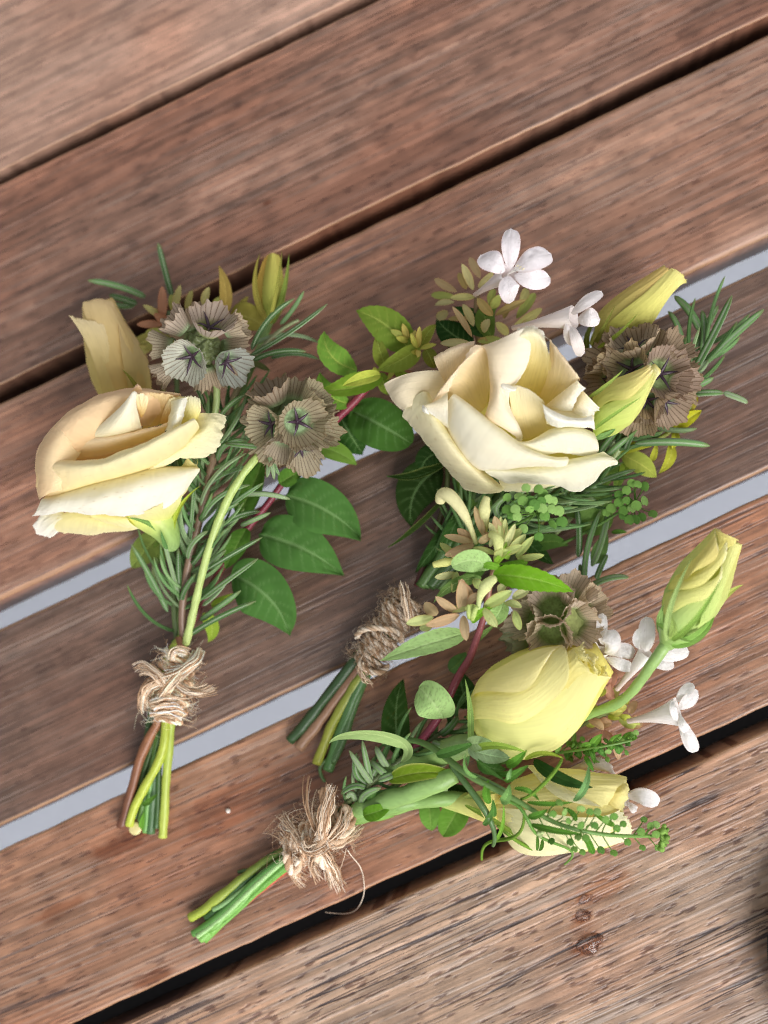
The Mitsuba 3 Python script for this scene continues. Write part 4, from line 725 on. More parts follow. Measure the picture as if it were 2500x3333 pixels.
rose = add(B, 'rose_bloom', tube(R2.pts([(780, 640, 20), (760, 760, 16), (700, 1000, 11), (600, 1300, 8)]), [7, 5, 2.6, 1.3], n=20, sides=18, col=[BUTTER, srgb(190, 206, 110), srgb(120, 150, 84)]), 'stem_skin', label='wide open cream white rose bloom with rolled petal rims')
YD = (0.86, 0.72, 0.18); SOFT = (0.88, 0.78, 0.50); PINK_BEIGE = (0.88, 0.72, 0.53)  # YD: yellow petal base, deepened for glow bounced inside the folds
petals(rose, R2, [
    # deep backing
    ([[(420, 420, 24), (380, 700, 24), (560, 950, 22)], [(760, 300, 20), (760, 640, 15), (800, 960, 20)], [(1150, 250, 26), (1250, 600, 25), (1350, 900, 22)]], YD, YD, dict(res=(16, 16))),
    # outer left
    ([[(440, 520, 30), (430, 460, 33), (440, 380, 35)], [(330, 528, 33), (300, 430, 36), (400, 330, 37)], [(180, 565, 34), (120, 450, 36), (210, 333, 37)], [(131, 592, 29), (35, 465, 31), (30, 395, 33)], [(150, 610, 24), (60, 500, 26), (40, 410, 27)]], SOFT, (0.86, 0.76, 0.58), dict(ruff=0.4, edge=IVORY)),
    ([[(430, 440, 34), (455, 425, 35), (500, 400, 36)], [(372, 330, 38), (480, 300, 40), (580, 270, 41)], [(338, 249, 40), (460, 190, 43), (610, 150, 44)], [(350, 240, 36), (470, 180, 38), (610, 140, 39)]], (0.84, 0.68, 0.36), PINK_BEIGE, dict(ruff=0.3, flush=SOFT)),  # pinkish beige towards the rim
    # left inner, concave
    ([[(700, 520, 24), (690, 560, 23), (640, 612, 23)], [(712, 380, 31), (640, 460, 29), (520, 560, 31)], [(715, 230, 41), (600, 330, 39), (440, 520, 37)], [(700, 165, 46), (530, 290, 46), (340, 537, 39)], [(605, 148, 46.5), (500, 330, 46), (425, 472, 43), (330, 545, 38)]], YD, PINK_BEIGE, dict(ruff=0.25, power=0.7, flush=(0.86, 0.70, 0.40))),
    # flap with a curled tip
    ([[(430, 465, 43.5), (345, 530, 43), (253, 558, 41)], [(432, 580, 44), (370, 585, 43), (300, 570, 42), (265, 585, 41)], [(436, 715, 37), (345, 640, 38), (310, 612, 40), (262, 600, 39)]], SOFT, IVORY, dict(ruff=0.2, res=(30, 34))),
    ([[(265, 555, 42), (255, 575, 43), (262, 600, 42)], [(285, 575, 44), (280, 590, 44.5), (282, 612, 43)], [(300, 600, 42), (302, 610, 42.5), (306, 620, 41)]], IVORY, IVORY, dict(ruff=0.1, res=(14, 14))),
    # back petal: bowl, crest and roll
    ([[(800, 560, 24), (930, 620, 23), (1060, 620, 25)], [(830, 400, 31), (960, 430, 29), (1090, 470, 31)], [(880, 260, 40), (1010, 260, 39), (1125, 330, 40)], [(900, 150, 49), (1020, 130, 49.5), (1118, 220, 48)], [(900, 90, 51), (990, 50, 52), (1085, 120, 50)], [(890, 55, 49), (985, 24, 49), (1110, 120, 45)]], YD, IVORY, dict(ruff=0.35, power=1.6)),
    # right inner petal
    ([[(1000, 640, 24), (1060, 630, 25), (1110, 600, 29)], [(1060, 470, 31), (1120, 490, 32), (1180, 535, 34)], [(1108, 330, 39), (1190, 390, 41), (1240, 470, 41)], [(1115, 160, 47), (1225, 290, 49), (1305, 388, 48)], [(1130, 130, 45), (1245, 280, 46), (1320, 395, 45)]], YD, (0.86, 0.72, 0.52), dict(ruff=0.3, power=0.8)),
    ([[(1095, 556, 34), (1185, 480, 41.5), (1305, 388, 49)], [(1130, 590, 36), (1230, 540, 43), (1330, 420, 48)], [(1225, 620, 36), (1262, 600, 38), (1300, 520, 43), (1362, 440, 45)]], SOFT, IVORY, dict(ruff=0.3)),
    ([[(1240, 600, 34), (1290, 520, 40), (1342, 458, 43)], [(1255, 615, 35), (1340, 570, 41), (1400, 520, 42)], [(1262, 622, 34), (1400, 622, 38), (1463, 580, 37)]], (0.84, 0.70, 0.36), IVORY, dict(ruff=0.3)),
    # left back fold from the rim down into the flower
    ([[(605, 155, 45), (700, 205, 45), (712, 330, 43), (714, 450, 41), (697, 580, 39), (675, 683, 37)], [(760, 120, 49.5), (770, 200, 51), (775, 330, 50), (772, 470, 48.5), (760, 590, 46), (760, 690, 42)], [(915, 50, 51.5), (945, 200, 50), (890, 380, 47), (836, 470, 46), (858, 620, 43), (900, 780, 37)], [(960, 70, 49), (955, 230, 45), (875, 420, 42), (842, 500, 41), (862, 640, 38), (892, 790, 33)]], (0.87, 0.70, 0.42), IVORY, dict(ruff=0.3, res=(48, 60))),
    # triangular centre petal
    ([[(895, 798, 28), (1000, 780, 29), (1160, 712, 32)], [(872, 690, 35), (960, 650, 37), (1110, 640, 38)], [(848, 500, 43), (930, 490, 45), (1070, 545, 45)], [(835, 440, 46), (910, 432, 48.5), (1010, 472, 49.5), (1092, 560, 48.5)]], (0.86, 0.70, 0.24), (0.88, 0.82, 0.58), dict(ruff=0.25, power=0.6)),
    ([[(770, 410, 47), (800, 397, 48.5), (838, 415, 48.5), (900, 435, 48)], [(785, 440, 48.5), (815, 445, 49.5), (845, 455, 49.5), (890, 455, 48.5)], [(810, 462, 46), (830, 474, 46), (852, 468, 46), (880, 462, 46)]], IVORY, IVORY, dict(ruff=0.2, res=(16, 22))),
    ([[(1070, 545, 48), (1150, 600, 48), (1250, 635, 46.5), (1402, 618, 41)], [(1078, 585, 50), (1160, 660, 49), (1265, 680, 47), (1420, 680, 42)], [(1088, 620, 46), (1152, 703, 42), (1290, 708, 41), (1425, 738, 36)]], IVORY, IVORY, dict(ruff=0.4)),
    ([[(1080, 590, 40), (1250, 590, 38), (1420, 600, 35)], [(1090, 640, 41), (1260, 650, 39.5), (1420, 650, 36)], [(1100, 690, 40), (1260, 700, 38), (1420, 710, 34)]], SOFT, CREAM, dict(res=(12, 24))),
    # right rolled band
    ([[(890, 796, 36), (1000, 785, 38), (1150, 708, 38), (1300, 703, 37), (1422, 745, 33)], [(930, 822, 41), (1060, 815, 43), (1200, 775, 44), (1330, 780, 42), (1452, 835, 35)], [(1000, 882, 37), (1080, 884, 38), (1200, 866, 38), (1320, 882, 35), (1446, 872, 31)], [(1010, 885, 33), (1090, 880, 33), (1210, 862, 33), (1320, 878, 31), (1430, 872, 28)]], (0.89, 0.84, 0.48), IVORY, dict(ruff=0.35, power=0.5, crease=0.13)),
    ([[(1000, 860, 29), (1200, 840, 28), (1400, 870, 27)], [(1080, 960, 31), (1250, 960, 30), (1400, 930, 28)]], BUTTER, BUTTER, dict(res=(14, 14))),
    # lowest pale strip
    ([[(770, 1050, 27), (1000, 1070, 27), (1190, 1090, 26)], [(790, 1110, 26), (1000, 1110, 25), (1190, 1100, 24)], [(800, 1136, 21), (1000, 1143, 20), (1182, 1110, 21)]], (0.86, 0.80, 0.46), CREAM, dict(ruff=0.4)),
    # bottom front petal
    ([[(680, 960, 33), (900, 960, 34), (1200, 930, 34), (1340, 905, 34), (1480, 870, 33)], [(685, 1010, 36), (900, 1025, 37), (1200, 1030, 36), (1380, 975, 36.5), (1568, 930, 31)], [(760, 1064, 31), (1000, 1088, 30), (1190, 1112, 28), (1330, 1143, 26), (1440, 1055, 27), (1555, 965, 29)]], (0.89, 0.85, 0.50), (0.905, 0.885, 0.72), dict(ruff=0.75, power=0.6, crease=0.2, tear=1.2)),
    # big rolled petal, lower left
    ([[(330, 540, 31), (440, 740, 30), (580, 910, 29), (690, 1010, 29), (810, 1118, 25)], [(238, 476, 36.5), (330, 690, 38.5), (470, 890, 38), (600, 1040, 35), (700, 1154, 26)], [(136, 592, 30), (205, 692, 30), (320, 850, 29), (450, 1010, 27), (562, 1133, 24)], [(170, 620, 24), (240, 720, 23), (350, 860, 22), (480, 1010, 21), (585, 1115, 20)]], (0.89, 0.82, 0.44), (0.90, 0.87, 0.64), dict(ruff=0.45, power=0.8, crease=0.2, flush=(0.86, 0.74, 0.50), res=(44, 60))),
    # second rolled petal, an L along the front
    ([[(500, 498, 39), (700, 650, 38.5), (900, 795, 38), (1060, 880, 37), (1232, 905, 34)], [(450, 498, 43), (610, 700, 45), (810, 850, 44.5), (1000, 915, 43), (1240, 950, 37)], [(413, 572, 38), (440, 722, 37), (648, 966, 37.5), (960, 974, 37), (1205, 1012, 33)], [(430, 600, 33), (470, 720, 31), (670, 945, 31), (960, 955, 31), (1190, 990, 29)]], (0.89, 0.83, 0.50), IVORY, dict(ruff=0.45, power=0.5, crease=0.22, flush=SOFT, res=(46, 64))),
])

# white blossoms
WT = (0.90, 0.86, 0.87)
tube_flower(B, V2, (905, 432, 26), (1092, 318, 40), 13, 58, [([(1095, 290, 40), (1098, 190, 43), (1102, 72, 41)], 104, 5), ([(1072, 300, 40), (1010, 250, 42.5), (940, 212, 40)], 136, -10), ([(1120, 290, 40), (1220, 235, 43), (1318, 205, 41)], 140, 10), ([(1120, 325, 40), (1215, 345, 42), (1308, 335, 39)], 116, -15), ([(1085, 330, 40), (1092, 395, 42), (1122, 458, 39)], 124, 5)], label='upright white five-lobed blossom with long stamens', tint=WT)
tube_flower(B, V2, (1110, 610, 24), (1440, 552, 34), 14, 66, [([(1425, 530, 35), (1500, 470, 39), (1590, 410, 38)], 82, 25), ([(1460, 560, 35), (1520, 550, 39), (1582, 560, 37)], 104, 0), ([(1415, 590, 34), (1450, 670, 37), (1478, 765, 31)], 66, -20), ([(1400, 580, 35), (1400, 620, 35), (1440, 700, 31)], 50, -30)], label='white trumpet blossom seen from the side beside the yellow bud', tint=(0.90, 0.86, 0.84), stamens=False)

# abelia cluster behind the rose
fs = add(B, 'leaf_cluster', tube(V2.pts([(1000, 1100, 12), (950, 800, 15), (920, 640, 18), (920, 420, 20)]), [1.0, 0.7], n=24, col=[srgb(120, 100, 66)]), 'stem_skin', label='cluster of small blunt pale sepals behind the cream rose')
AB = [srgb(176, 172, 110), srgb(186, 164, 122), srgb(158, 168, 92), srgb(190, 184, 130), srgb(168, 150, 96)]
rosette(fs, V2, [((900, 405, 24), (834, 262, 30)), ((935, 340, 22), (876, 228, 22)), ((928, 395, 24), (1003, 305, 28)), ((908, 440, 26), (772, 447, 28)), ((810, 415, 18), (685, 345, 16)), ((800, 440, 17), (668, 430, 15)), ((795, 470, 18), (688, 482, 17)), ((1002, 545, 28), (918, 448, 30)), ((1012, 540, 25), (1182, 458, 28)), ((998, 505, 26), (1040, 430, 29)), ((892, 660, 26), (783, 492, 29)), ((882, 690, 26), (718, 692, 27)),
                 ((948, 630, 26), (982, 560, 28)), ((1088, 645, 24), (1018, 578, 27)), ((1055, 670, 24), (920, 682, 26)), ((1130, 560, 17), (1232, 420, 15)), ((1110, 605, 18), (1268, 505, 16)), ((940, 700, 24), (962, 660, 26)), ((860, 400, 22), (820, 310, 23)), ((900, 600, 22), (840, 480, 24)), ((1060, 560, 20), (1110, 450, 22)), ((980, 480, 22), (1010, 400, 22)), ((880, 560, 20), (760, 560, 19)), ((1150, 620, 18), (1220, 560, 17)), ((760, 520, 16), (700, 560, 15)), ((1150, 470, 18), (1190, 400, 15))], 58, seed=12, cols=AB)
leaves(fs, V2, [([(900, 700, 18), (780, 640, 18), (700, 560, 15)], 150, dict(DARK_LEAF, top=srgb(44, 76, 36))), ([(1000, 640, 20), (880, 560, 20), (800, 500, 17)], 140, dict(DARK_LEAF, top=srgb(52, 84, 40))), ([(1000, 660, 20), (960, 560, 21), (1040, 480, 18)], 110, dict(MID_LEAF, top=srgb(96, 120, 54)))])

# lime leaves on the left with the red stem
ls = add(B, 'leafy_sprig', tube(V2.pts([(110, 1160, 12), (200, 1060, 14), (275, 985, 15), (395, 870, 17), (470, 850, 17), (640, 900, 14), (800, 1000, 12)]), [1.2, 1.2, 1.0], n=36, col=[srgb(122, 42, 60), srgb(140, 64, 70), srgb(150, 140, 70)]), 'stem_skin', label='sprig of lime green leaves on a crimson stem left of the cream rose')
leaves(ls, V2, [([(560, 740, 20), (420, 590, 23), (265, 518, 20)], 190, dict(LIME_LEAF, top=srgb(122, 150, 58), roll=8, serrate=0.25)), ([(605, 715, 24), (500, 785, 26), (380, 836, 24)], 120, dict(LIME_LEAF, top=srgb(140, 160, 66), roll=30, fold=0.4)), ([(425, 830, 20), (395, 740, 23), (372, 652, 22)], 90, dict(LIME_LEAF, top=srgb(138, 152, 62), roll=15)), ([(270, 840, 17), (140, 770, 21), (92, 628, 18)], 150, dict(LIME_LEAF, top=srgb(118, 162, 64), roll=-15, fold=0.3, serrate=0.25)), ([(230, 1020, 14), (110, 960, 18), (70, 850, 16)], 120, dict(LIME_LEAF, top=srgb(110, 156, 58), roll=-10)),
                ([(400, 868, 20), (250, 930, 24), (62, 945, 21)], 150, dict(LIME_LEAF, top=srgb(142, 182, 62), roll=-25, fold=0.35, serrate=0.25)), ([(395, 862, 25), (300, 885, 27.5), (190, 922, 26)], 76, dict(LIME_LEAF, top=srgb(186, 196, 84), vein=srgb(150, 176, 70), fold=0.5)), ([(610, 720, 20), (650, 640, 23), (695, 590, 21)], 70, dict(LIME_LEAF, top=srgb(140, 150, 62), rim=srgb(180, 180, 96))), ([(400, 850, 19), (420, 930, 20), (440, 970, 17)], 70, dict(LIME_LEAF, top=srgb(120, 144, 54))), ([(640, 720, 20), (670, 780, 21), (690, 830, 18)], 80, dict(LIME_LEAF, top=srgb(128, 136, 60))), ([(470, 850, 18), (540, 880, 19), (500, 830, 19)], 50, dict(LIME_LEAF)),
                ([(245, 1060, 13), (390, 1130, 18), (565, 1235, 12)], 265, dict(DARK_LEAF, shape=(0.5, 0.6), top=srgb(70, 110, 46), roll=-5)), ([(180, 1090, 10), (230, 1180, 11), (300, 1290, 6)], 200, dict(DARK_LEAF, top=srgb(52, 88, 36))), ([(330, 1050, 10), (340, 1150, 10), (400, 1250, 7)], 180, dict(DARK_LEAF, top=srgb(56, 92, 38)))])
rosette(ls, V2, [((595, 720, 25), (560, 635, 29)), ((600, 715, 25), (608, 600, 30)), ((610, 720, 25), (698, 698, 29)), ((600, 730, 26), (598, 770, 29)), ((545, 670, 22), (515, 585, 26)), ((540, 670, 22), (450, 620, 25)), ((545, 680, 22), (480, 660, 25)), ((560, 690, 22), (585, 620, 24)), ((600, 740, 24), (560, 740, 27)), ((380, 850, 20), (360, 820, 23)), ((430, 880, 20), (470, 850, 22))], 42, seed=14, cols=[srgb(186, 186, 90), srgb(172, 178, 92), srgb(196, 184, 100)])

# buds
o = Ovoid(N2, (205, 720, 14), (855, 100, 19), (50, 125, 150, 140, 112, 92), flat=0.8)
bud = add(B, 'bud', o.body(srgb(170, 178, 90), srgb(230, 220, 140), ruff=0.4), 'petal', label='long yellow bud at the top right with a twisted open tip')
for rows, b_, r_ in [([[(330, 640, 0), (250, 600, 0), (220, 560, 0)], [(480, 480, 1), (380, 420, 1), (300, 370, 0)], [(700, 300, 1.2), (600, 240, 1.2), (520, 200, 0.3)], [(870, 140, 1), (820, 60, 1), (760, 60, 0.5)]], srgb(186, 184, 96), srgb(232, 204, 128)),
                   ([[(420, 660, 0.3), (330, 640, 0.3), (280, 600, 0.3)], [(650, 560, 1), (540, 480, 1.6), (440, 420, 1.4)], [(760, 420, 1), (720, 300, 1.8), (640, 260, 1.5)], [(880, 260, 1), (870, 140, 1.5), (800, 100, 1.2)], [(985, 190, 1.2), (930, 100, 1.5), (860, 70, 1)]], srgb(210, 210, 100), srgb(240, 232, 150))]:
    add(bud, 'petal', o.petal(rows, b_, r_, seed=len(scene), ruff=0.45), 'petal')
leaves(bud, N2, [([(200, 730, 16), (290, 560, 24), (390, 370, 25)], 40, dict(top=srgb(130, 136, 62), shape=(0.4, 1))), ([(240, 720, 20), (420, 600, 26), (580, 430, 26)], 36, dict(top=srgb(150, 170, 70), shape=(0.4, 1))), ([(170, 760, 12), (150, 660, 15), (260, 450, 16)], 50, dict(top=srgb(110, 124, 56), shape=(0.4, 1)))], 'sepal')
o = Ovoid(N2, (215, 1400, 30), (745, 880, 36), (110, 165, 178, 140, 85, 40), flat=0.8)
bud = add(B, 'bud', o.body(srgb(188, 208, 104), srgb(232, 224, 144), ruff=0.3), 'petal', label='lime yellow bud lying across the brown seed head right of the cream rose')
for rows, b_, r_ in [([[(215, 1470, 0), (200, 1380, 0), (205, 1270, 0)], [(400, 1370, 0.8), (360, 1250, 0.8), (330, 1180, 0.6)], [(530, 1320, 1), (540, 1200, 1.2), (520, 1100, 1)], [(600, 1190, 1), (650, 1080, 1.2), (640, 1010, 1)], [(765, 930, 1), (740, 900, 1), (720, 880, 0.8)]], srgb(186, 210, 104), srgb(234, 232, 146)),
                   ([[(200, 1300, 0.6), (200, 1200, 0.6), (205, 1130, 0.2)], [(360, 1160, 1.4), (330, 1080, 1.5), (300, 1020, 1)], [(480, 1150, 1.8), (480, 1040, 1.8), (450, 950, 1.2)], [(600, 1060, 1.5), (600, 960, 1.6), (590, 890, 1.2)], [(700, 940, 1), (690, 890, 1), (670, 850, 0.8)]], srgb(206, 212, 112), srgb(240, 222, 146))]:
    add(bud, 'petal', o.petal(rows, b_, r_, seed=len(scene), ruff=0.3, edge=(0.85, 0.8, 0.5)), 'petal')
leaves(bud, N2, [([(170, 1130, 36), (330, 1020, 42), (460, 900, 42)], 34, dict(top=srgb(150, 172, 84), shape=(0.35, 0.8))), ([(210, 1400, 36), (400, 1260, 44), (605, 1130, 43)], 30, dict(top=srgb(150, 184, 86), shape=(0.35, 0.8))), ([(215, 1470, 32), (320, 1440, 33), (400, 1380, 33)], 50, dict(top=srgb(130, 168, 100), shape=(0.4, 0.9)))], 'sepal')

# seed head
seed_head(B, N2, (640, 980, 20), 410, [(545, 690, 225, dict(n=(-0.05, -0.25))), (505, 890, 200, dict(n=(-0.1, 0))), (790, 930, 225, dict(n=(0.1, 0), heart=(0.38, 0.50, 0.22))), (830, 1200, 175, dict(n=(0.2, 0.2), heart=(0.35, 0.48, 0.3))), (650, 1180, 150, dict(heart=(0.3, 0.4, 0.22))), (300, 800, 190, dict(star=0.3)), (280, 1000, 190, dict(star=0.3)), (590, 1320, 150, dict(star=0)), (880, 740, 150, dict(star=0)), (940, 1020, 130, dict(star=0))],
          seed=9, film=(0.48, 0.38, 0.26), rib=(0.18, 0.11, 0.06), stem=[(620, 1100, 16), (500, 1400, 16), (200, 1900, 12), (-700, 2700, 8)], label='brown ruffled seed head at the right edge of the cream rose')

# rosemary
ros = add(B, 'rosemary_sprig', tube(N2.pts([(-500, 2600, 8), (-100, 1900, 12), (300, 1550, 15), (800, 1150, 13), (1060, 860, 13), (1200, 640, 13)]), [1.1, 1.0, 0.6], n=40, col=[srgb(100, 110, 70), srgb(124, 140, 90)]), 'stem_skin', label='rosemary sprig sticking out to the right of the brown seed head')
needles(ros, N2, [[(1000, 990, 14), (1180, 660, 18), (1360, 285, 18)], [(1120, 860, 13), (1350, 640, 15), (1625, 400, 14)], [(955, 780, 13), (920, 580, 15), (830, 415, 12)], [(1100, 580, 12), (1010, 420, 13), (880, 290, 11)], [(1110, 760, 12), (1130, 560, 13), (1110, 410, 12)], [(1060, 750, 11), (1150, 540, 12), (1245, 370, 11)], [(985, 1080, 14), (1080, 1030, 17), (1205, 968, 17)], [(990, 1110, 13), (1130, 1095, 16), (1290, 1095, 14)], [(1290, 1095, 12), (1390, 1130, 11), (1490, 1175, 8)], [(560, 1515, 18), (850, 1500, 21), (1175, 1535, 17)], [(260, 1590, 18), (330, 1490, 22), (420, 1400, 21)], [(330, 1600, 18), (400, 1540, 22), (495, 1460, 22)], [(270, 1540, 17), (300, 1450, 20), (340, 1400, 19)], [(470, 1560, 16), (520, 1450, 20), (560, 1380, 18)], [(1000, 880, 12), (1020, 820, 14), (1060, 790, 13)], [(1020, 960, 13), (1100, 900, 16), (1160, 820, 15)]], 2.1)
needles(ros, L2, [[(1132, 600, 10), (1135, 450, 14), (1122, 320, 12)], [(1165, 730, 8), (1190, 520, 14), (1255, 345, 14)], [(1205, 650, 9), (1262, 500, 14), (1300, 305, 12)], [(1195, 765, 8), (1290, 720, 12), (1405, 712, 8)], [(1230, 720, 7), (1262, 640, 9), (1290, 590, 8)], [(790, 470, 12), (950, 455, 14), (1112, 440, 13)], [(1020, 250, 17), (1080, 300, 20), (1040, 330, 18)], [(720, 400, 16), (690, 330, 20), (760, 270, 19)], [(1000, 340, 16), (1060, 280, 20), (1030, 215, 20)], [(940, 360, 16), (1100, 300, 18), (1180, 250, 16)], [(1090, 330, 15), (1180, 250, 18), (1280, 190, 17)], [(1100, 270, 15), (1240, 200, 17), (1440, 130, 16)], [(1160, 780, 6), (1150, 700, 8), (1140, 640, 9)]], 1.8)
sprig_needles(ros, L2, [(300, 700, 7), (560, 450, 11), (760, 330, 14), (1000, 250, 16)], 22, 14, width=1.15, seed=31, spread=48)
sprig_needles(ros, L2, [(700, 330, 16), (950, 270, 18), (1180, 250, 16)], 18, 10, width=1.1, seed=33, spread=60)

sprig_needles(ros, L2, [(620, 420, 16), (860, 330, 19), (1120, 250, 19), (1300, 180, 17)], 20, 13, width=1.2, seed=35, spread=40)
sprig_needles(ros, L2, [(560, 560, 9), (800, 450, 13), (1080, 330, 15)], 18, 15, width=1.2, seed=37, spread=40)
sprig_needles(ros, N2, [(250, 1650, 12), (420, 1480, 16), (640, 1330, 15)], 14, 12, width=1.6, seed=38, spread=50)
sprig_needles(ros, N2, [(900, 1200, 10), (1060, 860, 13), (1200, 640, 13)], 8, 16, width=1.5, seed=39, spread=38)
# yellow-green leaves low on the right
yl = add(B, 'leafy_sprig', tube(N2.pts([(-300, 2300, 6), (200, 1750, 9), (560, 1560, 10), (860, 1400, 10), (950, 1260, 10)]), [0.8, 0.6], n=30, col=[srgb(150, 160, 70)]), 'stem_skin', label='yellow green pointed leaves below the brown seed head')
YG = dict(top=srgb(186, 190, 64), vein=srgb(206, 208, 110), fold=0.25)
leaves(yl, N2, [([(870, 1400, 11), (980, 1320, 14), (1108, 1240, 11)], 110, dict(YG, top=srgb(196, 196, 50))), ([(960, 1280, 10), (1020, 1200, 12), (1075, 1115, 10)], 80, dict(YG, top=srgb(190, 180, 70))), ([(415, 1600, 13), (540, 1545, 16), (695, 1540, 13)], 80, dict(YG)), ([(690, 1660, 10), (715, 1600, 13), (735, 1500, 12)], 56, dict(YG)), ([(850, 1520, 10), (850, 1620, 12), (750, 1765, 8)], 92, dict(YG, roll=15)), ([(450, 1610, 11), (590, 1680, 13), (728, 1795, 8)], 170, dict(YG, top=srgb(172, 186, 82))), ([(880, 1420, 11), (890, 1480, 13), (860, 1570, 11)], 70, dict(YG)), ([(900, 1360, 10), (960, 1400, 11), (960, 1430, 9)], 60, dict(YG)), ([(560, 1600, 10), (480, 1700, 11), (440, 1830, 7)], 90, dict(LIME_LEAF)), ([(400, 1640, 10), (340, 1740, 12), (300, 1900, 8)], 130, dict(LIME_LEAF, top=srgb(140, 178, 84))), ([(420, 1700, 9), (420, 1800, 10), (380, 1900, 7)], 90, dict(LIME_LEAF, top=srgb(126, 164, 72))), ([(480, 1380, 16), (520, 1430, 17), (545, 1510, 15)], 40, dict(YG)), ([(640, 1420, 14), (680, 1460, 16), (740, 1490, 13)], 50, dict(YG, top=srgb(170, 180, 90)))])
leaves(yl, L2, [([(1300, 240, 11), (1180, 320, 13), (1040, 350, 9)], 170, dict(MID_LEAF, top=srgb(130, 168, 88), roll=10)), ([(1290, 330, 9), (1190, 420, 10), (1120, 380, 9)], 150, dict(MID_LEAF, top=srgb(120, 158, 76))), ([(1310, 470, 8), (1360, 465, 9), (1395, 470, 8)], 26, dict(MID_LEAF)), ([(1220, 640, 6), (1250, 560, 8), (1290, 470, 7)], 80, dict(MID_LEAF, top=srgb(112, 150, 84)))])

# seed pods
cr = add(B, 'cress_sprig', tube(L2.pts([(560, 520, 9), (760, 440, 18), (905, 370, 30)]), [0.5, 0.35], n=20, col=[srgb(96, 134, 62)]), 'stem_skin', label='round cluster of small flat green pods under the cream rose')
cress(cr, L2, (905, 365, 33), [(850, 230, 41), (917, 237, 41), (747, 282, 38), (812, 275, 41), (747, 348, 38), (792, 345, 41), (832, 300, 42), (872, 302, 42), (932, 302, 42), (942, 262, 40), (970, 290, 41), (1000, 300, 39), (936, 340, 42), (987, 345, 40), (1027, 355, 38), (950, 382, 41), (802, 385, 40), (770, 380, 37), (993, 425, 38), (1043, 413, 37), (835, 450, 36), (918, 494, 35), (870, 345, 43), (895, 320, 43)], 29, seed=4)
cr = add(B, 'cress_sprig', tube(L2.pts([(700, 560, 8), (1150, 480, 12), (1290, 400, 15), (1440, 310, 19)]), [0.5, 0.35], n=24, col=[srgb(96, 134, 62)]), 'stem_skin', label='small cluster of round green pods above the pale gap at right')
cress(cr, L2, (1440, 305, 20), [(1420, 205, 24), (1452, 210, 25), (1490, 222, 24), (1350, 265, 23), (1392, 243, 25), (1352, 310, 23), (1392, 298, 25), (1375, 352, 23), (1377, 382, 22), (1408, 402, 22), (1440, 400, 22), (1475, 388, 21), (1535, 370, 19), (1310, 340, 20), (1490, 300, 24), (1445, 325, 26), (1285, 362, 18), (1420, 340, 24)], 27, seed=5)

# dark leaves at the lower left
dl = add(B, 'leafy_sprig', tube(L2.pts([(260, 760, 6), (360, 480, 9), (420, 250, 11), (420, 60, 12)]), [0.9, 0.7], n=24, col=[srgb(90, 40, 44), srgb(80, 100, 50)]), 'stem_skin', label='dark leaves with pale edges at the lower left of the cream rose')
leaves(dl, L2, [([(420, 95, 14), (280, 165, 18), (98, 165, 15)], 105, dict(DARK_LEAF, top=srgb(58, 88, 40), roll=-50, fold=0.5, rim=srgb(176, 190, 110))), ([(400, 300, 13), (280, 430, 17), (102, 552, 14)], 66, dict(DARK_LEAF, top=srgb(84, 112, 50), roll=-55, fold=0.5, rim=srgb(186, 190, 110))), ([(400, 120, 8), (270, 220, 8), (230, 440, 5)], 230, dict(DARK_LEAF, top=srgb(48, 72, 32))), ([(420, 40, 9), (330, 60, 10), (280, 180, 7)], 130, dict(DARK_LEAF, top=srgb(46, 74, 34))), ([(470, 120, 10), (520, 220, 12), (500, 330, 9)], 120, dict(MID_LEAF, top=srgb(110, 150, 72)))])

# stems, binding
leaves(dl, L2, [([(520, 330, 12), (440, 480, 13), (380, 660, 8)], 90, dict(DARK_LEAF, top=srgb(66, 104, 48), roll=20)), ([(600, 420, 13), (540, 560, 13), (440, 690, 9)], 80, dict(DARK_LEAF, top=srgb(76, 116, 54), roll=-15)), ([(470, 400, 10), (350, 560, 10), (250, 690, 6)], 80, dict(DARK_LEAF, top=srgb(58, 92, 42))), ([(640, 620, 12), (560, 700, 13), (430, 760, 10)], 70, dict(MID_LEAF, top=srgb(96, 136, 62), roll=20)), ([(860, 560, 10), (960, 520, 12), (1080, 540, 9)], 90, dict(MID_LEAF, top=srgb(92, 130, 60))), ([(820, 480, 12), (900, 560, 12), (1000, 640, 8)], 80, dict(DARK_LEAF, top=srgb(62, 98, 46))), ([(560, 240, 13), (610, 330, 14), (560, 430, 11)], 120, dict(MID_LEAF, top=srgb(116, 156, 78)))])
sprig_needles(ros, L2, [(620, 640, 8), (520, 500, 11), (560, 300, 13)], 20, 14, width=1.1, seed=45, spread=35)
stems(B, L2, [([(560 + 34 * k, 250 - 14 * (k % 3), 12 + k % 4), (420 + 22 * k, 520, 9 + 2 * (k % 2)), (270 + 12 * k, 760, 7 + 1.5 * (k % 2))], [1.1 + 0.3 * (k % 3)], [srgb(*[(62, 92, 46), (84, 116, 60), (56, 80, 44), (96, 128, 72), (70, 100, 52)][k % 5])]) for k in range(9)], 'flower_stem')
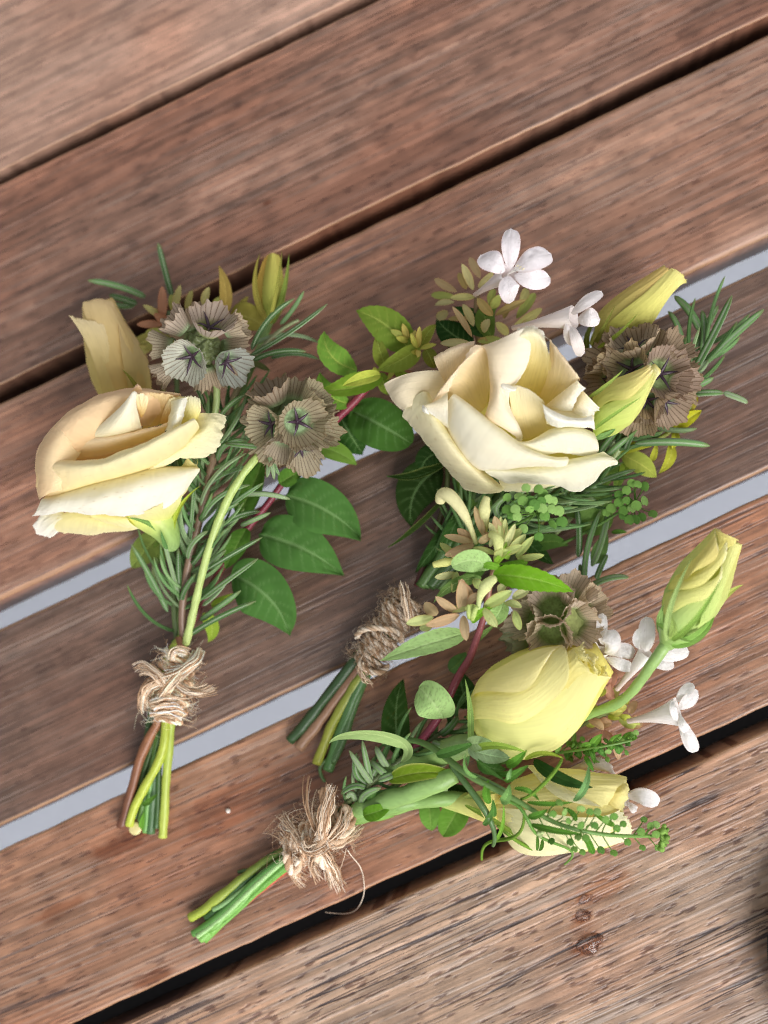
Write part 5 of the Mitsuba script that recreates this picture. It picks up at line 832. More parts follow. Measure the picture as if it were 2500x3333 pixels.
stems(B, X2, [([(1330, 420, 7), (900, 900, 6), (560, 1330, 4), (255, 1690, 2.2)], [1.7, 1.5], [srgb(52, 78, 44)]), ([(1330, 420, 7), (950, 950, 6), (680, 1310, 4), (340, 1760, 2.2)], [1.3, 1.6], [srgb(120, 84, 64), srgb(150, 116, 90)]), ([(1330, 420, 7), (1000, 950, 7), (760, 1330, 5), (500, 1900, 2.4)], [1.4, 1.4], [srgb(96, 120, 52), srgb(160, 164, 62)]),
              ([(1330, 420, 7), (1020, 950, 6), (820, 1330, 5), (690, 1700, 3), (600, 1960, 2)], [1.6, 1.5], [srgb(60, 90, 50), srgb(82, 124, 66)]), ([(1330, 420, 8), (1040, 950, 7), (880, 1250, 5), (760, 1600, 4), (640, 1890, 2.4)], [1.3], [srgb(74, 106, 58)]), ([(700, 1830, 2), (530, 1940, 2.2), (575, 2060, 1.8)], [0.5], [srgb(90, 120, 70)])])
tw = twine_wrap(B, X2, (1330, 400, 8), (930, 1020, 6.5), 4.1, 3.7, 19, 0.6, tone=0.72, col=1, seed=41, fuzz_n=700, fuzz_len=5, label='jute twine round the middle stems, its shade put into the colour', knots=[([(860, 760, 12), (960, 680, 15), (1100, 680, 15), (1240, 720, 12), (1260, 800, 9)], 0.8), ([(880, 930, 10), (960, 1060, 12), (1080, 1070, 10), (1140, 1010, 8)], 0.8), ([(1260, 320, 13), (1290, 450, 15), (1340, 540, 13), (1330, 620, 11)], 0.6)])  # tone darkens this jute so the colour holds its shade
add(tw, 'frayed_end', tassel(X2, [(1330, 600, 14), (1300, 450, 16), (1275, 280, 16)], 1.3, 26, 0.2, seed=42), 'fibre')
add(tw, 'frayed_end', tassel(X2, [(900, 1000, 11), (940, 1090, 11), (1000, 1130, 9)], 1.8, 30, 0.4, seed=43), 'fibre')

# ---------------------------------------------------------------- boutonniere at the lower right
B = 'boutonniere_002'
labels[B] = {'label': 'lower right boutonniere with tulip-shaped yellow bloom, long curved bud and leafy sprig reaching up', 'category': 'boutonniere', 'group': 'boutonnieres lying on the table'}
T = View(1450, 1900, 1.659); M2 = View(1050, 2150, 1659 / 900); M3 = View(1450, 2350, 1659 / 800); U = View(1900, 1650, 2.765); K = View(580, 2450, 1659 / 750)

# tulip-shaped bloom
o = Ovoid(T, (170, 820, 26), (860, 400, 29), (110, 250, 282, 258, 182, 92), flat=0.85)
bl = add(B, 'tulip_bloom', o.body((0.78, 0.80, 0.24), (0.88, 0.78, 0.22), ruff=0.2, sink=1.0), 'petal', label='plump half-open yellow bloom lying on its side with a ragged tip')
YT, YE = (0.86, 0.80, 0.26), (0.88, 0.83, 0.38)
for rows, b_, r_, k in [
    ([[(230, 857, 0), (205, 800, 0), (158, 690, -0.2)], [(445, 945, .2), (420, 840, .3), (370, 660, 0)], [(665, 842, .2), (640, 720, .4), (600, 600, .2)], [(795, 640, .2), (760, 560, .2), (720, 470, 0)], [(897, 508, .6), (830, 470, .2), (780, 420, 0)]], (0.74, 0.80, 0.22), YE, dict(ruff=0.12, tear=1.0, power=0.45)),
    ([[(152, 735, .4), (145, 650, .5), (160, 580, .5)], [(300, 745, 0.5), (280, 640, 1.2), (260, 540, .8)], [(425, 742, 0.7), (430, 600, 1.4), (430, 480, 1)], [(600, 612, 1.2), (600, 480, 1.2), (560, 370, 1)], [(657, 470, .7), (655, 400, .6), (642, 336, .5)]], (0.82, 0.80, 0.24), (0.88, 0.82, 0.38), dict(ruff=0.12, tear=0.4, edge=IVORY, power=0.6)),
    ([[(146, 612, 1.2), (165, 540, 1.5), (255, 470, 1.2)], [(255, 582, 2.4), (290, 500, 2.6), (330, 430, 2)], [(405, 582, 2.8), (420, 490, 2.8), (440, 375, 2)], [(492, 512, 2.3), (512, 440, 2.3), (540, 343, 1.5)], [(548, 418, 1.6), (562, 390, 1.6), (640, 335, 1)]], (0.85, 0.79, 0.28), (0.88, 0.80, 0.38), dict(ruff=0.14, tear=0.6, edge=IVORY, power=0.6)),
    ([[(640, 600, 0.2), (600, 480, .3), (600, 400, 0)], [(720, 500, .6), (700, 430, .8), (670, 360, .4)], [(770, 480, 1.2), (720, 410, 1.2), (690, 345, 0.8)], [(800, 490, 1.6), (740, 430, 1.5), (712, 400, 1.2)]], (0.82, 0.74, 0.26), YE, dict(ruff=0.7, tear=1.5)),
    ([[(700, 420, 0.4), (690, 380, .4), (680, 340, 0)], [(760, 420, 1.5), (735, 380, 1.6), (720, 335, 0.6)], [(800, 440, 2.2), (765, 390, 2), (752, 322, 1)]], YT, (0.86, 0.80, 0.42), dict(ruff=1.0, tear=1.8)),
    ([[(780, 480, 0.4), (770, 440, .4), (760, 400, 0)], [(810, 490, 2), (800, 450, 2.2), (790, 410, 1)], [(812, 470, 3.4), (800, 440, 3.4), (806, 412, 2)]], BUTTER, (0.86, 0.80, 0.40), dict(ruff=1.0, tear=1.6)),
    ([[(820, 500, 0.2), (840, 470, .4), (820, 430, 0)], [(860, 500, 1.6), (855, 470, 1.2), (850, 445, 1)], [(890, 512, 2.2), (868, 470, 2.2), (874, 438, 1.6)]], BUTTER, (0.86, 0.80, 0.42), dict(ruff=1.0, tear=1.8)),
    ([[(700, 360, -0.5), (720, 345, -0.5), (740, 345, -0.5)], [(760, 400, 1.5), (775, 385, 1.5), (790, 370, 0.5)], [(800, 430, 2.6), (815, 415, 2.4), (812, 395, 1.5)]], BUTTER, (0.86, 0.79, 0.38), dict(ruff=0.9, tear=1.8)),
]:
    add(bl, 'petal', o.petal(rows, b_, r_, seed=len(scene), **k), 'petal')
stems(bl, T, [([(-330, 1010, 12), (-60, 930, 16), (90, 880, 22), (210, 845, 26)], [1.6, 1.8, 3.4, 6.0], [srgb(120, 156, 84), srgb(132, 164, 92), srgb(136, 160, 104)])], 'calyx')
leaves(bl, T, [([(130, 880, 30), (135, 700, 33), (105, 512, 35)], 34, dict(top=srgb(134, 164, 88), shape=(0.4, 0.9))), ([(150, 900, 32), (330, 880, 41), (440, 910, 40)], 40, dict(top=srgb(140, 170, 70), shape=(0.4, 0.8))), ([(120, 890, 32), (260, 930, 33), (350, 940, 30)], 90, dict(top=srgb(142, 168, 124), shape=(0.5, 0.8))), ([(120, 870, 33), (180, 860, 36), (260, 860, 37)], 80, dict(top=srgb(150, 176, 120), shape=(0.5, 0.8))), ([(430, 950, 34), (540, 915, 38), (640, 945, 36)], 26, dict(top=srgb(150, 170, 64), shape=(0.4, 0.8)))], 'sepal')

# lower bloom
lb = add(B, 'lower_bloom', tube(M3.pts([(-300, 480, 9), (0, 530, 11), (160, 555, 13), (330, 580, 17)]), [1.5, 1.6, 3.0, 4.6], n=24, sides=18, col=[srgb(134, 168, 90), srgb(150, 176, 96), srgb(204, 208, 120), srgb(232, 222, 130)]), 'stem_skin', label='pale yellow bell-shaped bloom half hidden under green cress')
petals(lb, M3, [
    ([[(300, 640, 9), (340, 560, 16), (450, 420, 15)], [(520, 820, 9), (600, 560, 26), (640, 330, 20)], [(860, 880, 10), (900, 560, 29), (860, 320, 20)], [(1150, 820, 12), (1150, 580, 27), (1120, 390, 19)]], (0.86, 0.82, 0.38), (0.88, 0.80, 0.30), dict(ruff=0.4)),
    ([[(330, 550, 16), (400, 470, 19), (455, 395, 18)], [(600, 540, 28), (700, 430, 29), (690, 325, 24)], [(880, 520, 32), (1000, 430, 31), (890, 320, 25)], [(1060, 582, 29), (1160, 490, 28), (1225, 382, 23), (1080, 368, 20)]], (0.88, 0.80, 0.32), (0.89, 0.82, 0.36), dict(ruff=0.8, tear=1.4)),
    ([[(540, 296, 22), (620, 378, 27), (720, 480, 31), (860, 545, 33)], [(590, 290, 23.5), (690, 385, 29), (800, 475, 33), (960, 560, 33.5)], [(650, 300, 22), (750, 400, 27), (870, 470, 31), (1045, 575, 30)]], (0.90, 0.85, 0.48), (0.90, 0.86, 0.58), dict(ruff=0.25, tear=0.3)),
    ([[(310, 590, 15), (330, 640, 13), (390, 720, 10)], [(600, 600, 27.5), (560, 730, 24), (520, 885, 12)], [(900, 640, 31), (880, 780, 26), (770, 893, 13)], [(1160, 600, 28), (1252, 690, 23), (1250, 770, 18), (1080, 840, 12)]], (0.88, 0.85, 0.46), (0.90, 0.87, 0.55), dict(ruff=0.5, tear=1.0)),
    ([[(1000, 500, 26), (1060, 480, 26), (1080, 420, 22)], [(1120, 560, 28), (1170, 480, 29), (1190, 400, 24)], [(1210, 650, 24), (1225, 500, 26), (1250, 430, 22)]], (0.84, 0.66, 0.16), YE, dict(ruff=1.0, tear=1.6, res=(24, 30))),
    ([[(800, 330, 14), (900, 330, 16), (960, 320, 15)], [(900, 280, 17), (1000, 300, 20), (1100, 340, 20)], [(930, 262, 16), (1070, 250, 18), (1160, 385, 17)]], (0.80, 0.66, 0.5), (0.84, 0.76, 0.68), dict(ruff=0.4, res=(22, 26))),
])
leaves(lb, M3, [([(130, 560, 18), (350, 680, 20), (610, 865, 14)], 34, dict(top=srgb(132, 160, 66), shape=(0.4, 0.9))), ([(120, 520, 15), (330, 470, 21), (450, 470, 24)], 40, dict(top=srgb(160, 176, 90), shape=(0.4, 0.9)))], 'sepal')

# long bud on a curved stem
stems(B, T, [([(-300, 1000, 8), (300, 850, 16), (700, 730, 20), (830, 685, 24), (960, 625, 28), (1070, 500, 33), (1140, 400, 36), (1195, 320, 37)], [1.3, 1.45, 1.35, 1.5], [srgb(110, 150, 74), srgb(128, 162, 84), srgb(146, 178, 104)])], 'flower_stem')
o = Ovoid(U, (770, 1190, 36), (1300, 270, 38), (60, 210, 262, 258, 205, 150), flat=0.9)
bd = add(B, 'bud', o.body(srgb(172, 204, 122), srgb(226, 220, 132), ruff=0.3), 'petal', label='long pale green-yellow bud on a thick curved stem at far right')
BG, BT = srgb(166, 192, 84), srgb(226, 214, 116)
for rows, b_, r_, k in [
    ([[(1020, 1100, 0.4), (1060, 980, 0.4), (1060, 850, 0.3)], [(1170, 950, 0.8), (1180, 800, 1.2), (1140, 760, 1)], [(1250, 760, 0.8), (1250, 660, 1.2), (1200, 640, 0.8)], [(1330, 560, 0.8), (1300, 500, 1), (1260, 480, 0.6)], [(1432, 330, 1), (1380, 330, 1), (1340, 290, 0.6)]], srgb(194, 218, 128), srgb(234, 232, 152), dict()),
    ([[(790, 1180, 0), (770, 1080, 0), (780, 970, 0.2)], [(920, 1060, 0.6), (870, 980, 0.8), (800, 930, 0.6)], [(1040, 960, 0.8), (1000, 880, 0.8), (900, 870, 0.8)], [(1090, 830, 0.8), (1060, 840, 0.8), (1000, 850, 0.8)]], srgb(172, 202, 122), srgb(200, 214, 130), dict(res=(26, 28))),
    ([[(715, 900, 0.6), (720, 800, 0.6), (750, 770, 0.6)], [(785, 962, 1.2), (790, 840, 1.3), (830, 740, 1)], [(940, 875, 1.3), (960, 780, 1.6), (960, 700, 1.2)], [(1080, 835, 1.3), (1120, 740, 1.6), (1140, 660, 1.2)], [(1240, 640, 1), (1250, 560, 1.2), (1240, 520, 1)]], srgb(204, 210, 120), srgb(232, 230, 150), dict(edge=CREAM)),
    ([[(760, 740, 1), (770, 700, 1), (820, 640, 1)], [(860, 745, 2), (900, 680, 2.1), (900, 600, 1.6)], [(1020, 720, 2.1), (1050, 640, 2.3), (1060, 560, 2)], [(1140, 640, 2), (1180, 560, 2.2), (1190, 440, 1.8)], [(1270, 480, 1.4), (1290, 400, 1.6), (1290, 300, 1.2)]], srgb(212, 210, 116), srgb(236, 230, 150), dict(edge=CREAM)),
    ([[(820, 640, 1.4), (870, 590, 1.6), (940, 510, 1.2)], [(930, 650, 2.8), (960, 570, 3), (1030, 430, 2)], [(1000, 580, 3), (1060, 480, 3.2), (1110, 340, 2.2)], [(1150, 500, 2.8), (1160, 380, 3), (1170, 260, 2)], [(1205, 350, 2.2), (1190, 290, 2.4), (1180, 215, 1.6)]], srgb(206, 200, 108), srgb(236, 222, 144), dict(edge=IVORY, tear=0.8)),
    ([[(1200, 380, 0), (1260, 400, 0), (1330, 430, 0)], [(1210, 270, 1), (1270, 290, 1.2), (1370, 340, 0.8)], [(1180, 205, 1.4), (1270, 245, 1.8), (1380, 290, 1.4)], [(1220, 205, 0.6), (1290, 255, 1), (1400, 315, 0.6)]], srgb(214, 206, 120), srgb(232, 220, 146), dict(ruff=0.8, tear=1.4, res=(24, 34))),
]:
    add(bd, 'petal', o.petal(rows, b_, r_, seed=len(scene), **{**dict(ruff=0.12), **k}), 'petal')
leaves(bd, U, [([(755, 1210, 44), (800, 850, 56), (975, 455, 56)], 56, dict(top=srgb(158, 184, 112), shape=(0.3, 0.9))), ([(790, 1200, 48), (1040, 970, 59), (1240, 640, 57)], 56, dict(top=srgb(140, 178, 82), shape=(0.3, 0.9))), ([(760, 1200, 36), (690, 1080, 38), (740, 860, 42)], 70, dict(top=srgb(146, 180, 104), shape=(0.4, 0.9))), ([(790, 1250, 40), (1000, 1180, 40), (1180, 920, 36)], 90, dict(top=srgb(140, 182, 90), shape=(0.4, 0.9))), ([(1150, 960, 34), (1280, 800, 36), (1440, 700, 32)], 54, dict(top=srgb(186, 198, 104), shape=(0.4, 0.9))), ([(780, 1190, 46), (800, 1060, 51), (770, 960, 51)], 70, dict(top=srgb(164, 190, 104), shape=(0.5, 0.7)))], 'sepal')
add(bd, 'calyx', tube(U.pts([(735, 1260, 36), (775, 1190, 37), (820, 1110, 38)]), [1.6, 3.2, 5.2], n=14, sides=14, col=[srgb(136, 170, 96), srgb(150, 184, 100)]), 'stem_skin')

# sprig with rosettes reaching up over the twine
rp = [(540, 1160, 24), (572, 1075, 27), (612, 960, 30), (648, 800, 33), (668, 690, 35), (695, 590, 36), (720, 520, 36)]
sp = add(B, 'blossom_sprig', tube(np.vstack([D.pts([(790, 1700, 9), (850, 1660, 11), (905, 1605, 14), (955, 1535, 18), (1000, 1445, 22)]), L2.pts(rp)]), [0.9, 1.15, 1.15, 0.9, 0.6], n=60, col=[srgb(120, 70, 56), srgb(124, 52, 68), srgb(132, 60, 72), srgb(142, 80, 80), srgb(150, 130, 90)]), 'stem_skin', label='flowering sprig with pinkish sepals on a crimson stem')
SG = [srgb(198, 200, 136), srgb(190, 150, 112), srgb(206, 206, 150), srgb(184, 196, 122), srgb(186, 142, 110)]
PK = [srgb(192, 168, 130), srgb(196, 174, 132), srgb(186, 158, 122)]; GN = [srgb(196, 206, 138), srgb(184, 200, 124), srgb(204, 208, 148)]
rosette(sp, L2, [((572, 525, 36), (406, 486, 39)), ((560, 512, 35), (478, 448, 38)), ((630, 500, 38), (573, 328, 42)), ((572, 535, 37), (410, 595, 38)), ((640, 490, 38), (655, 470, 42)), ((720, 500, 39), (680, 380, 43)), ((600, 530, 39), (655, 475, 42))], 58, seed=51, cols=PK)
rosette(sp, L2, [((690, 585, 39), (562, 552, 41)), ((700, 530, 40), (652, 415, 44)), ((716, 540, 39), (715, 383, 43)), ((728, 545, 38), (737, 392, 42)), ((730, 565, 40), (792, 422, 43)), ((720, 585, 41), (832, 540, 44)), ((795, 605, 37), (892, 490, 41)), ((800, 612, 36), (950, 592, 38)), ((760, 560, 37), (850, 480, 39)), ((480, 610, 36), (440, 560, 38)), ((480, 615, 34), (385, 525, 34)), ((650, 545, 42), (700, 470, 45)), ((740, 520, 36), (830, 450, 36)), ((700, 590, 42), (755, 565, 45)), ((690, 600, 42), (720, 560, 46))], 52, seed=52, cols=GN + SG[3:4])
rosette(sp, L2, [((492, 915, 39), (306, 972, 42)), ((482, 902, 38), (360, 815, 41)), ((502, 900, 38), (504, 718, 42)), ((562, 832, 38), (486, 725, 42)), ((370, 915, 36), (300, 850, 37)), ((510, 918, 40), (528, 1055, 42)), ((530, 850, 40), (605, 798, 43))], 70, seed=53, cols=PK)
rosette(sp, L2, [((350, 928, 38), (202, 962, 40)), ((345, 968, 36), (275, 992, 37)), ((622, 872, 40), (775, 785, 43)), ((618, 878, 41), (694, 982, 42)), ((735, 845, 35), (828, 872, 36)), ((775, 825, 34), (868, 778, 35)), ((785, 890, 33), (818, 998, 33)), ((700, 800, 34), (745, 745, 36)), ((590, 880, 41), (520, 880, 43)), ((560, 870, 39), (440, 890, 38)), ((470, 690, 35), (356, 712, 36)), ((478, 680, 36), (456, 795, 36)), ((570, 720, 36), (600, 770, 36))], 64, seed=54, cols=GN)
for pts, r, b_, r_ in [([(582, 530, 38), (540, 420, 42), (480, 320, 45), (420, 262, 45), (388, 300, 42)], [0.55, 0.8, 1.35, 1.9, 1.3], srgb(200, 204, 140), srgb(226, 222, 170)), ([(625, 470, 38), (628, 390, 41), (628, 320, 43), (640, 280, 43)], [0.6, 1.0, 1.6, 0.9], srgb(190, 200, 120), srgb(222, 222, 160)), ([(685, 610, 40), (700, 560, 44), (690, 500, 46), (660, 480, 45)], [0.6, 0.9, 1.4, 1.0], srgb(200, 210, 130), srgb(214, 220, 146)),
                       ([(470, 622, 36), (420, 630, 38), (350, 645, 38)], [0.7, 1.1, 0.7], srgb(196, 206, 120), srgb(220, 222, 140)), ([(595, 880, 41), (605, 810, 44), (640, 750, 45), (680, 720, 44)], [0.5, 0.8, 1.7, 1.1], srgb(200, 214, 150), srgb(222, 228, 160)), ([(560, 940, 40), (570, 900, 43), (585, 870, 44)], [0.6, 0.8, 0.5], srgb(170, 196, 96), srgb(196, 214, 130)), ([(545, 930, 40), (540, 890, 43), (540, 860, 43)], [0.5, 0.6, 0.4], srgb(170, 196, 96), srgb(196, 214, 130))]:
    add(sp, 'flower_bud', tube(L2.pts(pts), r, n=26, sides=12, col=[b_, r_, r_], bump=0.12, seed=len(scene)), 'petal')
RETL = dict(top=srgb(170, 206, 130), vein=srgb(190, 218, 150), ret=0.5, mottle=0.12)
leaves(sp, L2, [([(675, 700, 37), (860, 715, 43), (1105, 790, 39)], 130, dict(top=srgb(112, 164, 40), vein=srgb(150, 188, 84), serrate=0.3, fold=0.25, roll=-12)), ([(712, 668, 38), (640, 645, 42), (552, 655, 41)], 46, dict(top=srgb(110, 160, 50), vein=srgb(140, 180, 80), roll=30)), ([(650, 670, 40), (570, 620, 44), (450, 655, 43)], 125, dict(RETL, shape=(0.55, 0.5), roll=15)), ([(860, 630, 36), (780, 640, 39), (700, 640, 39)], 40, dict(top=srgb(120, 168, 56))), ([(520, 1015, 34), (340, 1065, 41), (62, 1162, 38)], 125, dict(RETL, roll=-18, fold=0.18, serrate=0.15)), ([(730, 840, 33), (700, 910, 34), (640, 965, 31)], 95, dict(RETL, top=srgb(160, 196, 116))), ([(560, 960, 38), (610, 900, 41), (680, 870, 41)], 44, dict(top=srgb(120, 170, 50))),
                ([(610, 720, 33), (480, 740, 37), (350, 850, 33)], 70, dict(RETL, top=srgb(120, 156, 84), ret=0.3, roll=30)), ([(760, 610, 39), (740, 560, 42), (745, 520, 42)], 40, dict(top=srgb(150, 186, 76))), ([(690, 640, 40), (720, 600, 44), (770, 570, 44)], 36, dict(top=srgb(140, 184, 62))), ([(580, 1060, 25), (640, 1000, 29), (690, 960, 28)], 30, dict(top=srgb(120, 150, 80)))])
leaves(sp, M2, [([(725, 348, 24), (655, 245, 30), (580, 160, 27)], 225, dict(RETL, shape=(0.45, 0.42), roll=10, fold=0.1)), ([(470, 610, 18), (430, 470, 30), (260, 440, 33), (38, 498, 27)], 92, dict(PALE_LEAF, roll=35, fold=0.3)), ([(480, 580, 8), (440, 330, 9), (485, 110, 5)], 175, dict(DARK_LEAF, top=srgb(54, 84, 36), roll=10)), ([(395, 718, 16), (590, 672, 21), (800, 682, 18)], 110, dict(LIME_LEAF, top=srgb(126, 156, 44), vein=srgb(170, 186, 90), rim=srgb(196, 200, 110), roll=20)), ([(870, 290, 9), (840, 180, 10), (820, 60, 8)], 160, dict(DARK_LEAF, top=srgb(60, 92, 44))), ([(760, 60, 11), (810, 20, 12), (860, -50, 10)], 100, dict(MID_LEAF, top=srgb(100, 140, 80)))])

# seed head with green hearts
GH = dict(heart=(0.26, 0.36, 0.12), centre=0.56, star=0, film=(0.60, 0.50, 0.36), rib=(0.36, 0.30, 0.18))
seed_head(B, T, (610, 200, 22), 225, [(570, 125, 128, dict(GH)), (565, 275, 128, dict(GH)), (710, 215, 125, dict(GH, heart=(0.42, 0.48, 0.18))), (785, 120, 105, dict(GH)), (445, 195, 110, dict(GH, heart=(0.2, 0.28, 0.08))), (370, 310, 100, dict(GH, film=(0.3, 0.32, 0.2))), (700, 50, 110, dict(GH)), (790, 290, 90, dict(GH))],
          seed=15, film=(0.60, 0.50, 0.36), rib=(0.36, 0.28, 0.16), stem=[(560, 260, 16), (300, 600, 12), (-100, 950, 9), (-500, 1300, 7)], label='straw seed head with green hearts behind the tulip-shaped bloom')

# white blossoms
W0 = (0.90, 0.89, 0.86)
tube_flower(B, T, (760, 560, 18), (845, 360, 27), 10, 40, [([(850, 330, 27), (845, 240, 30), (850, 158, 28)], 60, 0), ([(860, 370, 28), (895, 310, 33), (880, 250, 31)], 100, 15), ([(870, 380, 27), (950, 360, 29), (1012, 395, 25)], 84, 0), ([(865, 400, 27), (930, 430, 29), (1010, 455, 25)], 66, -10), ([(830, 350, 27), (800, 340, 28), (760, 320, 25)], 70, 0), ([(840, 400, 28), (840, 420, 29), (850, 425, 27)], 60, 0)], label='crumpled white blossom beside the straw seed head', tint=W0, stamens=False)
tube_flower(B, T, (925, 570, 20), (1085, 370, 28), 14, 46, [([(1075, 370, 28), (1085, 280, 32), (1085, 178, 30)], 92, 20), ([(1060, 340, 28), (1045, 290, 32), (1060, 250, 31)], 66, -20), ([(1100, 400, 26), (1200, 385, 27), (1315, 365, 24)], 84, -10), ([(1100, 420, 26), (1180, 430, 27), (1230, 420, 24)], 74, 10)], label='white blossom standing behind the curved bud stem', tint=W0, stamens=False)
tube_flower(B, T, (985, 742, 18), (1255, 690, 24), 14, 78, [([(1255, 640, 24), (1290, 590, 28), (1335, 538, 26)], 66, 20), ([(1265, 680, 25), (1310, 640, 28), (1365, 580, 26)], 74, -10), ([(1260, 740, 24), (1300, 810, 26), (1338, 912, 21)], 80, -25), ([(1260, 700, 26), (1280, 760, 28), (1320, 800, 24)], 50, -20), ([(1250, 640, 26), (1230, 660, 29), (1250, 740, 28)], 40, 0)], label='white trumpet blossom pointing right over the dark gap', tint=W0, stamens=False)
tube_flower(B, M3, (1060, 500, 12), (1230, 520, 16), 16, 46, [([(1225, 510, 16), (1330, 505, 19), (1435, 565, 15)], 112, 0), ([(1230, 540, 15), (1265, 580, 16), (1290, 600, 13)], 56, 0), ([(1220, 500, 16), (1300, 480, 18), (1400, 500, 15)], 70, 10)], label='white blossom poking out behind the lower bloom', tint=W0, stamens=False)

# small pink-orange sepals and cress behind
fs = add(B, 'leaf_cluster', tube(T.pts([(300, 950, 8), (600, 850, 12), (780, 740, 15), (960, 680, 16)]), [0.7, 0.5], n=24, col=[srgb(130, 140, 80)]), 'stem_skin', label='cluster of small orange pink sepals under the curved stem')
rosette(fs, T, [((770, 690, 19), (830, 668, 24)), ((780, 730, 17), (855, 790, 20)), ((790, 700, 19), (760, 655, 23)), ((890, 560, 16), (900, 460, 16)), ((900, 640, 15), (890, 540, 17)), ((990, 700, 14), (1030, 630, 15)), ((930, 720, 13), (1050, 770, 13)), ((860, 790, 13), (880, 880, 13)), ((900, 820, 12), (940, 950, 11)), ((700, 740, 16), (710, 790, 19)), ((850, 600, 18), (850, 540, 21)), ((910, 600, 16), (940, 580, 19)), ((820, 760, 15), (900, 750, 17)), ((1000, 760, 12), (1060, 740, 12))], 74, seed=61, cols=[srgb(216, 178, 140), srgb(222, 190, 150), srgb(206, 204, 130), srgb(190, 200, 110), srgb(222, 172, 146)])
rosette(fs, T, [((880, 700, 16), (930, 660, 19)), ((890, 700, 16), (960, 690, 18)), ((880, 710, 16), (940, 730, 18)), ((870, 700, 16), (900, 650, 19)), ((920, 690, 16), (980, 660, 17)), ((830, 740, 14), (760, 770, 14)), ((940, 720, 14), (1000, 720, 15)), ((960, 650, 15), (990, 610, 16)), ((860, 560, 20), (830, 610, 21))], 46, seed=62, cols=[srgb(196, 204, 96), srgb(206, 208, 112), srgb(186, 196, 84)])
cb = add(B, 'cress_sprig', tube(T.pts([(200, 1000, 12), (560, 920, 18), (780, 890, 22), (1005, 845, 22)]), [0.5, 0.35], n=24, col=[srgb(98, 136, 60)]), 'stem_skin', label='leafy green cress between the two yellow blooms')
r6 = np.random.default_rng(66)
for k in range(46):
    t = r6.random(); bx, by = 600 + 410 * t, 915 - 70 * t; a = r6.uniform(-1.3, 1.3) + (math.pi / 2 if k % 2 else -math.pi / 2); Lp = r6.uniform(40, 105) * (1.05 - 0.35 * t); z0 = 18 + r6.uniform(-4, 5)
    tip = (bx + Lp * math.cos(a) * 0.7 + 20, by + Lp * math.sin(a), z0 + r6.uniform(-3, 3)); c = np.array([srgb(104, 152, 60), srgb(84, 130, 52), srgb(128, 172, 84), srgb(92, 140, 66)][k % 4])
    if k % 3: add(cb, 'leaflet', leaf_mesh(T.pts([(bx, by, z0), (0.5 * (bx + tip[0]), 0.5 * (by + tip[1]) - 8, z0 + 1.5), tip]), r6.uniform(1.4, 2.6), roll=r6.uniform(-40, 40), top=c, seed=len(scene), n=14, m=9), 'leaf')
    else: cress(cb, T, (bx, by, z0), [tip], 17, seed=100 + k, toward=(r6.normal(0, 0.5), r6.normal(0, 0.5), 1))

# main cress sprig lying over the lower bloom
ms = [(-420, 150, 12), (30, 262, 30), (200, 385, 36), (500, 540, 39), (700, 660, 40), (950, 740, 39), (1250, 770, 33), (1470, 768, 27)]
cs = add(B, 'cress_sprig', join([tube(M3.pts(ms), [0.8, 0.9, 0.85, 0.6, 0.5, 0.4], n=60, col=[srgb(92, 126, 70), srgb(104, 138, 74), srgb(112, 156, 70)]), tube(M3.pts([(40, 290, 28), (200, 500, 31), (290, 640, 30), (322, 835, 24)]), [0.8, 0.9, 0.5], n=24, col=[srgb(84, 116, 66)]), tube(M3.pts([(100, 330, 30), (260, 390, 35), (430, 480, 38)]), [0.7, 0.6], n=20, col=[srgb(108, 140, 84)]), tube(M3.pts([(400, 540, 38), (520, 600, 39), (560, 670, 39), (600, 740, 36), (690, 800, 31), (805, 960, 12)]), [0.5, 0.4, 0.3], n=30, col=[srgb(100, 146, 62)])]), 'stem_skin', label='long cress sprig with small pods lying over the lower bloom')
CL = dict(shape=(0.5, 0.8), fold=0.25)
